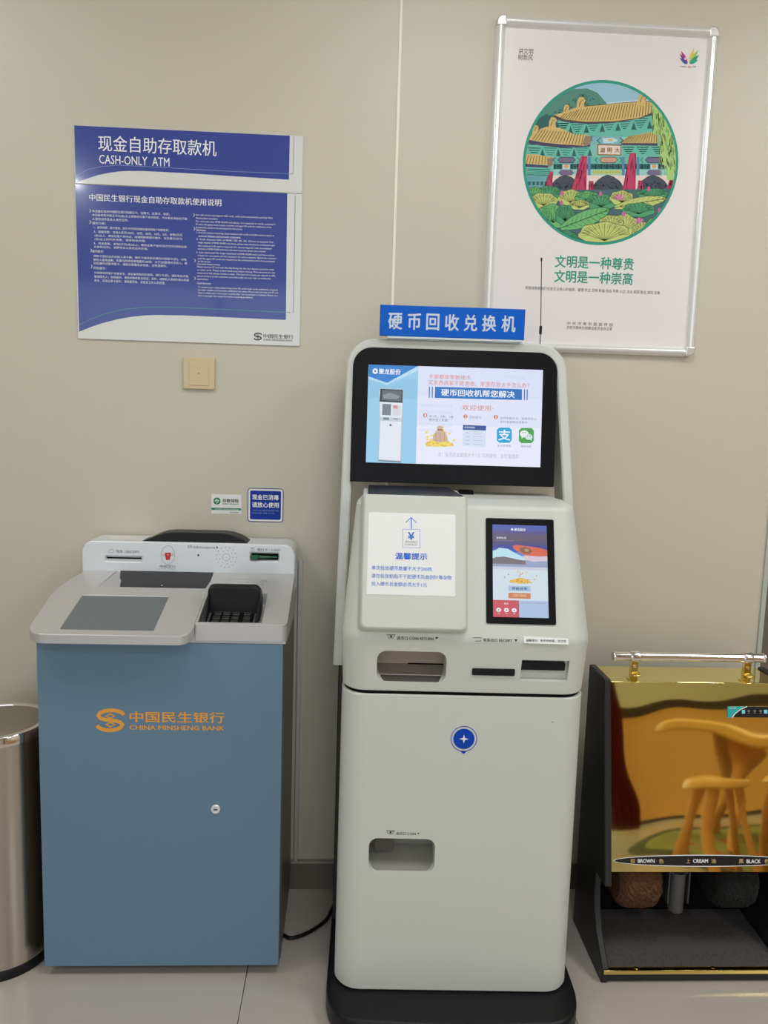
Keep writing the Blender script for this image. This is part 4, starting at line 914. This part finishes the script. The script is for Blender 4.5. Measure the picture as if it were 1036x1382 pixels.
PP([(146, 170), (156, 156), (262, 162), (266, 172), (262, 290), (254, 510), (142, 503), (150, 300)], em('machine edge', 176, 190, 204), 4)
PP([(150, 172), (158, 160), (258, 165), (262, 175), (256, 312), (250, 506), (146, 500), (153, 310)], BG, 5)
PP([(154, 160), (262, 165), (260, 228), (150, 222)], BK, 6); PP([(164, 166), (256, 170), (254, 220), (160, 215)], em('mountain', 96, 104, 112), 7); PP([(166, 190), (200, 178), (250, 196), (236, 210), (170, 206)], em('mountain 2', 140, 148, 154), 8)
PP([(164, 232), (206, 234), (204, 288), (162, 286)], BG2, 6); PP([(214, 238), (254, 240), (250, 290), (212, 288)], em('m panel', 214, 214, 222), 6); PP([(216, 240), (238, 241), (237, 256), (215, 255)], em('m red', 206, 150, 150), 7)
PP([(150, 296), (258, 300), (256, 318), (149, 314)], em('m band', 196, 204, 214), 6); PP([(168, 298), (196, 299), (195, 310), (167, 309)], BG2, 7); PP([(218, 303), (238, 304), (238, 307), (218, 306)], BK, 7)
c0 = fx(203, 335); P([(c0[0]+.006*math.cos(k*PI/5), c0[1]+.011*math.sin(k*PI/5)) for k in range(10)][::-1], em('m badge', 40, 60, 110), 7); PP([(142, 503), (254, 510), (252, 516), (144, 508)], BG2, 7)
PR = em('soft red text', 214, 128, 120); GT = em('grey text', 120, 124, 136)
def ghost(X, Y, n, dx, m):
    for k in range(n): PP([(X+k*dx, Y+k*dx*.05), (X+k*dx+3, Y+k*dx*.05), (X+k*dx-2, Y+14+k*dx*.05), (X+k*dx-5, Y+14+k*dx*.05)], m, 2)
GH = em('faint stroke', 206, 214, 236)
for Y in (230, 262, 292, 320, 350): ghost(345, Y, 18, 9, GH)
ghost(760, 95, 12, 8, GH); ghost(860, 75, 6, 9, GH)
TP('手里都是零散硬币,', 387, 90, 594, 22, PR, 6, .004); TP('买东西商家不愿意收、家里存放太多怎么办？', 385, 117, 872, 24, PR, 6, .004)
PP([(418, 150), (836, 162), (836, 214), (416, 204)], em('banner blue', 30, 112, 190), 4)
for x in (388, 402, 846, 859): PP([(x, 150+(x-388)*.026), (x+5, 150+(x-388)*.026), (x+4, 203+(x-388)*.026), (x-1, 203+(x-388)*.026)], em('banner blue', 30, 112, 190), 4)
TP('硬币回收机帮您解决', 447, 160, 802, 34, WH, 6, .02)
TP('·欢迎使用·', 540, 236, 698, 27, PR, 6, .004)
for n_, X, Y in (('1', 370, 287), ('2', 564, 293), ('3', 710, 296)):
    c0 = fx(X, Y); P([(c0[0]+.0125*math.cos(k*PI/8), c0[1]+.022*math.sin(k*PI/8)) for k in range(16)][::-1], em('number red', 214, 116, 96), 4); TP(n_, X-3, Y-7, X+4, 14, WH, 6, .02)
TP('将1元、5角、1角', 388, 285, 505, 13, GT); TP('硬币放入机器', 388, 303, 478, 13, GT); TP('实时显示', 583, 290, 640, 13, GT); TP('选择收款方式，金额即存入', 730, 294, 907, 13, GT); TP('支付宝或微信余额中', 730, 312, 862, 13, GT)
# money bag
for k in range(14):
    a_ = rr.uniform(0, PI); X = 428+rr.uniform(30, 84)*math.cos(a_); Y = 410-rr.uniform(20, 62)*math.sin(a_); PP([(X-9, Y+3), (X-3, Y-5), (X+9, Y-4), (X+3, Y+5)], em('coin yellow', 240, 214, 100), 4)
PP([(366, 428), (380, 415), (400, 408), (480, 412), (500, 422), (510, 432), (490, 438), (440, 440), (390, 438)], em('coin yellow', 240, 214, 100), 5)
for k in range(16): X, Y = rr.uniform(372, 500), rr.uniform(414, 436); PP([(X-7, Y), (X, Y-3), (X+7, Y), (X, Y+4)], em('coin amber', 224, 178, 70), 6+k % 2)
PP([(404, 410), (408, 385), (420, 366), (432, 358), (424, 344), (438, 338), (460, 342), (452, 358), (466, 368), (476, 388), (480, 412), (440, 418)], em('bag', 206, 178, 152), 7); PP([(428, 354), (456, 356), (455, 362), (428, 360)], em('bag string', 150, 96, 70), 8)
for X in (420, 440, 460): PP([(X, 372), (X+3, 372), (X+5-1, 410), (X+1, 410)], em('bag fold', 180, 148, 124), 8)
PP([(552, 334), (664, 338), (662, 361), (551, 357)], em('form head', 44, 80, 150), 5); PP([(551, 357), (662, 361), (660, 442), (549, 436)], em('form page', 214, 224, 244), 4); TP('投币明细表', 558, 341, 610, 9, WH)
for k in range(4): PP([(566, 370+k*18), (584, 371+k*18), (584, 374+k*18), (566, 373+k*18)], em('form line', 170, 180, 204), 5); PP([(600, 371+k*18), (644, 372+k*18), (644, 375+k*18), (600, 374+k*18)], em('form line 2', 192, 200, 222), 5)
def RR_(X0_, Y0_, X1_, Y1_, m, k):
    c_ = (X1_-X0_)*.16; PP([(X0_+c_, Y1_), (X1_-c_, Y1_), (X1_, Y1_-c_), (X1_, Y0_+c_), (X1_-c_, Y0_), (X0_+c_, Y0_), (X0_, Y0_+c_), (X0_, Y1_-c_)], m, k)
RR_(715, 347, 787, 420, em('pay blue', 26, 164, 216), 4); TP('支', 722, 356, 782, 52, WH, 6, .02)
RR_(821, 349, 893, 422, em('chat green', 72, 160, 76), 4)
def EL(X, Y, a_, b2_, m, k): PP([(X+a_*math.cos(j*PI/8), Y+b2_*math.sin(j*PI/8)) for j in range(16)][::-1], m, k)
EL(847, 377, 21, 17, WH, 5); PP([(836, 388), (846, 392), (833, 400)], WH, 5); EL(869, 392, 18, 14, em('bubble 2', 206, 232, 232), 6); PP([(872, 402), (884, 400), (882, 411)], em('bubble 2', 206, 232, 232), 6)
for X, Y, k in ((840, 371, 7), (853, 371, 7), (863, 388, 8), (875, 388, 8)): EL(X, Y, 2.6, 2.6, em('chat green', 72, 160, 76), k)
TP('支付宝收款', 717, 428, 783, 11, GT); TP('微信收款', 832, 431, 881, 11, GT)
TP('注：投币总金额需大于1元 可用微信、支付宝收款', 430, 464, 822, 22, em('faint text', 184, 176, 192))
t.build('screen_picture', mon, solid=False)
SFs = SFs_keep
# header sign and antenna
SG = vsurf(KF, -.206); a = SG.uv(513, 411); b = SG.uv(707, 459); SBL = mat('sign blue', (0, 86, 186), .4, spec=.2)
sg = thing('header_sign', 'blue rectangular sign with pale lettering standing on top of the white kiosk', 'sign', tuple(KF.M @ Vector(((a[0]+b[0])/2, -.2, ztop))), KF.rz)
t = K(); t.box(a[0], b[0], -.206, -.196, ztop+.006, a[1], SBL); t.build('board', sg, bevel=.0015)
t = K(); t.box(a[0]+.02, b[0]-.004, -.205, -.188, ztop+.0005, ztop+.007, mat('clear foot', (190, 200, 206), .2)); t.build('mounting_strip', sg, bevel=.001)
t = K(); zg = Z(490, 400, 3.985)
SLM = mat('sign lettering', (186, 198, 214), .4)
for k, ch in enumerate('硬币回收兑换机'):
    x0_ = (135, 240, 340, 440, 543, 640, 745)[k]; x1_ = (212, 312, 411, 517, 616, 718, 822)[k]
    t = K(); t.text(SG, ch, *zg(x0_, 87+k*2.4), zg(x1_, 0)[0], 22.6, .0003, SLM, .022); t.build('sign_character', sg, solid=False)
SAn = vsurf(KF, -.17); p1 = SAn.at(*SAn.uv(728.5, 464)); p2 = SAn.at(*SAn.uv(729, 451)); p3 = SAn.at(*SAn.uv(729.5, 440)); p4 = SAn.at(*SAn.uv(730.5, 348))
p1.z = min(p1.z, ztop-.001)
t = K(); t.tube([p1, p2], .0012, BLACK, 8); t.tube([p2, p3], .0036, BLACK, 10); t.tube([p3, p4], .0011, BLACK, 8); t.tube([p4-Vector((0, 0, .008)), p4], .0022, BLACK, 8); t.build('antenna', ki)

# ------------------------------------------------------------------ shoe polishing machine
PX0, PX1 = .675, 1.165
sp = thing('shoe_polisher', 'black shoe polishing machine with mirror gold front panel and chrome handrail', 'shoe polisher', (.905, -.28, 0))
PB_ = mat('satin black sheet metal', (26, 26, 27), .42)
prof = [(-.16, 0), (-.405, 0), (-.407, .040), (-.385, .062), (-.345, .10), (-.322, .15), (-.314, .20), (-.318, .245), (-.388, .250), (-.284, .757), (-.16, .757)]
for x in (PX0, PX1-.018):
    t = MB(); t.prism_x(prof, x, x+.018, PB_); t.build('side_panel', sp, bevel=.003)
gx0, gx1 = PX0+.0185, PX1-.0185
SGd = Surf(W0, -.376, .284, -.283, .750)
t = MB(); Lf = math.hypot(.093, .466)
t.plate(SGd, [(gx0, 0), (gx1, 0), (gx1, Lf), (gx0, Lf)], -.006, 0, GOLD); fp = t.build('front_panel', sp, smooth=False)
t = MB(); t.prism_x([(-.368, .286), (-.164, .286), (-.164, .745), (-.276, .745)], gx0, gx1, BLACKM); t.build('body', sp)
t = MB(); t.box(gx0, gx1, -.283, -.16, .7455, .752, GOLD); t.build('top_plate', sp, bevel=.002)
t = MB(); t.box(gx0, gx1, -.180, -.162, .002, .286, BLACKM); t.build('back_panel', sp)
t = MB(); t.box(gx0, gx1, -.402, -.18, .003, .036, PB_); t.build('base', sp, bevel=.002)
t = MB(); t.box(PX0+.004, PX1-.004, -.410, -.4075, .027, .038, GOLDB); t.box(gx0, gx1, -.41, -.396, .036, .038, GOLDB); t.build('gold_trim', sp, bevel=.0005)
t = MB(); t.prism_x([(-.396, .0365), (-.396, .040), (-.182, .050), (-.182, .0365)], gx0+.002, gx1-.002, mat('ribbed grey carpet', (76, 73, 72), .95, noise=.75, nscale=300, bump=1, bscale=300, spec=.1)); props(t.build('foot_mat', sp), 'grey carpet pad')
# carpet grit: short pile
for x in (.765, .965):
    t = MB(); t.lathe([(.0, -.0005), (.005, -.0005), (.005, .0015), (0, .0015)], (x, -.4, .0375), GOLDB, n=12, cap=False); t.build('screw', sp)
# handrail
RZ_, RY_ = .815, -.270
t = MB(); t.lathe([(.0112, .703), (.0112, 1.098)], (0, RY_, RZ_), CHROME, axis='x', n=28); rl = t.build('handrail', sp)
for x in (.698, 1.094):
    t = MB(); t.lathe([(.0, 0), (.0122, 0), (.0128, .001), (.0128, .006), (.0118, .007), (.0, .007)], (x, RY_, RZ_), CHROME, axis='x', n=28, cap=False); t.build('end_cap', rl)
for x in (.755, 1.055):
    t = MB(); t.lathe([(.0114, -.0115), (.0142, -.0115), (.0148, -.009), (.0140, 0), (.0148, .009), (.0142, .0115), (.0114, .0115)], (x, RY_, RZ_), CHROME, axis='x', n=24); t.build('collar', rl)
    t = MB(); t.box(x-.0105, x+.0105, RY_-.006, RY_-.001, .753, RZ_-.010, GOLDB); t.box(x-.006, x+.006, RY_-.001, RY_+.012, .753, .79, GOLDB)
    t.prism_x([(-.295, .752), (-.255, .752), (-.255, .755), (-.295, .755)], x-.012, x+.012, GOLDB)
    t.prism_x([(RY_-.018, .765), (RY_-.006, .772), (RY_-.006, .776), (RY_-.018, .769)], x-.004, x+.014, GOLDB); t.build('rail_bracket', sp, bevel=.0012)
    for dz_ in (.768, .790):
        t = MB(); t.lathe([(.0, -.0105), (.0032, -.010), (.0038, -.0065)], (x+.001, RY_, dz_), CHROME, axis='y', n=12, cap=False); t.build('bolt', sp)
# gold panel graphics
zw = Z(770, 1100, 3.895); t = MB(); h = .0003
EB = mat('label black', (22, 22, 24), .35); a = SGd.uv(*zw(225, 240)); uc = SGd.uv(*zw(700, 240)); rx = uc[0]-a[0]; ry_ = abs(SGd.uv(*zw(700, 210))[1]-uc[1])
t.disc(SGd, uc, rx, h, LETW, 64, ry_*1.05); t.disc(SGd, uc, rx-.002, h*2, EB, 64, ry_*.9)
LY = mat('label tan', (206, 170, 110), .4)
t.text(SGd, '棕', *zw(313, 229), zw(337, 0)[0], 6, h*3, LY, .01); t.text(SGd, 'BROWN', *zw(351, 230), zw(440, 0)[0], 5.4, h*3, LETW, .03); t.text(SGd, '色', *zw(462, 229), zw(487, 0)[0], 6, h*3, LY, .01)
t.text(SGd, '上', *zw(605, 230), zw(627, 0)[0], 5.6, h*3, LY, .0); t.text(SGd, 'CREAM', *zw(641, 230), zw(720, 0)[0], 5.4, h*3, LETW, .03); t.text(SGd, '油', *zw(737, 229), zw(760, 0)[0], 6, h*3, LY, .01)
t.text(SGd, '黑', *zw(882, 230), zw(907, 0)[0], 6, h*3, LY, .01); t.text(SGd, 'BLACK', *zw(922, 232), zw(997, 0)[0], 5.4, h*3, LETW, .03); t.text(SGd, '色', *zw(1016, 230), zw(1040, 0)[0], 6, h*3, LY, .01)
t.build('colour_label', sp, solid=False)
zv = Z(770, 850, 3.895); t = MB(); a = SGd.uv(*zv(822, 402)); b = SGd.uv(*zv(1100, 462)); TL = mat('panel teal', (36, 160, 156), .35); TLL = mat('icon cyan', (120, 206, 214), .4)
t.plate(SGd, rrect(a[0], b[1], b[0], a[1], .002), 0, .001, EB); h = .0013
t.ppoly(SGd, zz(zv, [(822, 461), (846, 461), (862, 440), (890, 418), (925, 403), (822, 402)]), h, TL); t.pstroke(SGd, zz(zv, [(846, 461), (862, 440), (890, 418), (925, 403)]), .0022, h*1.1, LETW)
t.text(SGd, 'SHOE CARE', *zv(830, 408), zv(868, 0)[0], 1.6, h*1.2, LETW); t.prect(SGd, *zv(897, 420), *zv(914, 440), h*1.2, TLL); t.prect(SGd, *zv(1013, 420), *zv(1031, 440), h*1.2, TLL)
for x in (933, 965, 996):
    for k in range(3): t.pstroke(SGd, zz(zv, [(x-6+k, 423+k*7), (x+6-k, 423+k*7)]), .0006, h*1.2, LETW)
t.build('control_panel', sp, solid=False)
# brushes and cream outlet
BRS = mat('brown bristles', (84, 58, 42), .95, noise=.7, nscale=140, bump=1, bscale=220, spec=.1)
def brush(xc, m_, name_label):
    t = MB(); rr = random.Random(int(xc*100)); rings = []
    for i in range(26):
        f = i/25; x = xc-.056+.112*f; base = .080*(1-abs(2*f-1)**5*.28)
        rings.append([(x+rr.uniform(-.0012, .0012), -.285+(base+rr.uniform(-.003, .003))*math.cos(2*PI*k/72),   .222+(base+rr.uniform(-.003, .003))*math.sin(2*PI*k/72)) for k in range(72)])
    t.loft(rings, m_); b_ = t.build('brush', sp, smooth=False); b_['label'] = name_label
brush(.788, BRS, 'brown bristle roller'); brush(1.045, mat('black bristles', (13, 12, 12), .95, noise=.4, nscale=160), 'black bristle roller')
t = MB(); GN = mat('grey nozzle plastic', (82, 80, 80), .4)
t.lathe([(.0, .128), (.017, .128), (.020, .133), (.020, .240), (.0, .240)], (.902, -.300, 0), GN, n=28, cap=False)
t.build('cream_nozzle', sp)
t = MB()
for x in (.872, .926): t.box(x, x+.005, -.315, -.25, .155, .285, DGREY)
t.box(.872, .931, -.26, -.25, .18, .285, DGREY); t.box(.88, .925, -.31, -.27, .236, .285, DGREY); t.build('nozzle_bracket', sp, bevel=.002)

# ------------------------------------------------------------------ what the gold panel mirrors: the waiting corner behind the camera
WOOD = mat('honey pine wood', (226, 172, 96), .35, noise=.12, nscale=9, coat=.3); WOOD2 = mat('root wood', (206, 146, 84), .4, noise=.15, nscale=9)
tb = thing('tea_table', 'honey coloured live-edge slab tea table on branch legs, mirrored in the gold panel', 'table', (2.75, -2.75, 0))
rr = random.Random(11); n = 44; out = []
for k in range(n):
    a_ = 2*PI*k/n; out.append((2.75+(.98+.07*math.sin(3*a_+1)+.04*math.sin(7*a_))*math.cos(a_), -2.75+(.42+.05*math.sin(4*a_)+.03*math.sin(9*a_))*math.sin(a_)))
t = MB(); t.prism_z(out, .58, .64, WOOD); t.build('tabletop', tb, bevel=.015, seg=3)
for x, y, dx, dy in ((2.15, -2.5, -.16, .08), (2.3, -3.0, -.1, -.08), (2.7, -2.55, .03, .1), (2.8, -2.95, .08, -.06), (3.3, -2.6, .15, .06), (3.3, -2.95, .12, -.08)):
    t = MB(); t.tube([(x+dx, y+dy, .0045), (x+dx*.9, y+dy*.9, .08), (x+dx*.3, y+dy*.5, .26), (x+dx*.45, y, .42), (x-dx*.3, y, .585)], [.034, .028, .03, .036, .055], WOOD2, 12); t.build('leg', tb)
for i, (x, y, lb) in enumerate(((1.75, -2.0, 'round wooden stool before the slab table, mirrored in the gold panel, nearer the red curtain'), (2.12, -1.95, 'round wooden stool before the slab table, mirrored in the gold panel, farther from the curtain'))):
    s_ = thing('wooden_stool', lb, 'stool', (x, y, 0), 0, 'wooden stools at the slab table')
    t = MB(); t.lathe([(.0, .40), (.13, .40), (.15, .41), (.15, .43), (.14, .445), (.0, .445)], (x, y, 0), WOOD, n=28, cap=False); t.build('seat', s_)
    for k in range(4):
        a_ = PI/4+PI/2*k; t = MB(); t.tube([(x+.17*math.cos(a_), y+.17*math.sin(a_), .0045), (x+.13*math.cos(a_+.1), y+.13*math.sin(a_+.1), .2), (x+.09*math.cos(a_), y+.09*math.sin(a_), .405)], [.022, .02, .026], WOOD2, 10); t.build('leg', s_)
RG = mat('olive green rug', (128, 132, 82), .9, noise=.25, nscale=60)
t = MB(); out = [(2.62+1.1*math.cos(2*PI*k/48), -2.55+.85*math.sin(2*PI*k/48)) for k in range(48)]; t.prism_z(out, 0.0003, .003, mat('dark rug border', (70, 74, 56), .9)); rug = t.build('rug'); props(rug, 'oval green floor mat with red leaves under the slab table, mirrored in the gold panel', 'rug')
t = MB(); t.prism_z([(2.62+.98*math.cos(2*PI*k/48), -2.55+.73*math.sin(2*PI*k/48)) for k in range(48)], .003, .004, RG)
for k in range(9):
    x, y = 1.75+rr.random()*.4, -2.5+rr.uniform(-.3, .4); t.add([(x, y, .0043), (x+.12, y+.03, .0043), (x+.05, y+.09, .0043)], [(0, 1, 2)], mat('rug red', (176, 60, 50), .9))
t.build('rug_field', rug)
t = MB(); OR = mat('orange partition', (238, 172, 104), .5); t.box(1.9, 4.3, -3.95, -3.9, 0.03, .76, OR); t.box(1.9, 4.3, -3.96, -3.89, .76, .86, mat('partition cap', (60, 50, 44), .5)); t.box(1.95, 4.25, -3.94, -3.91, 0, .03, DGREY)
props(t.build('low_partition', bevel=.004), 'low orange partition behind the slab table, mirrored in the gold panel', 'partition')
t = MB(); CU = mat('dark red curtain', (112, 26, 36), .8); nn = 60
fr_ = [(1.70+.20*k/nn, -3.55+.03*math.sin(k*1.1)) for k in range(nn+1)]; bk = [(x, y-.006) for x, y in reversed(fr_)]
t.prism_z(fr_+bk, .02, 2.6, CU); props(t.build('curtain'), 'dark red pleated curtain hanging beside the orange partition, mirrored in the gold panel', 'curtain')
t = MB(); t.tube([(1.62, -3.55, 2.61), (2.15, -3.55, 2.61)], .015, CHROME, 12)
for x in (1.64, 2.13): t.tube([(x, -3.55, 2.62), (x, -3.55, HC)], .008, CHROME, 8)
props(t.build('curtain_rail'), 'chrome ceiling-hung rail carrying the dark red curtain', 'rail')

# flat faces keep their own normal, only the rounded edges blend
for o in C.objects:
    if o.type == 'MESH' and o.name.split('.')[0] in ('lower_body', 'console', 'coin_inlet_cover', 'touch_deck', 'keypad_deck', 'head_panel', 'door', 'monitor', 'base_plate', 'side_panel', 'camera_hood', 'head_frame', 'hopper_housing'):
        wn = o.modifiers.new('weighted_normal', 'WEIGHTED_NORMAL'); wn.weight = 100; wn.keep_sharp = True
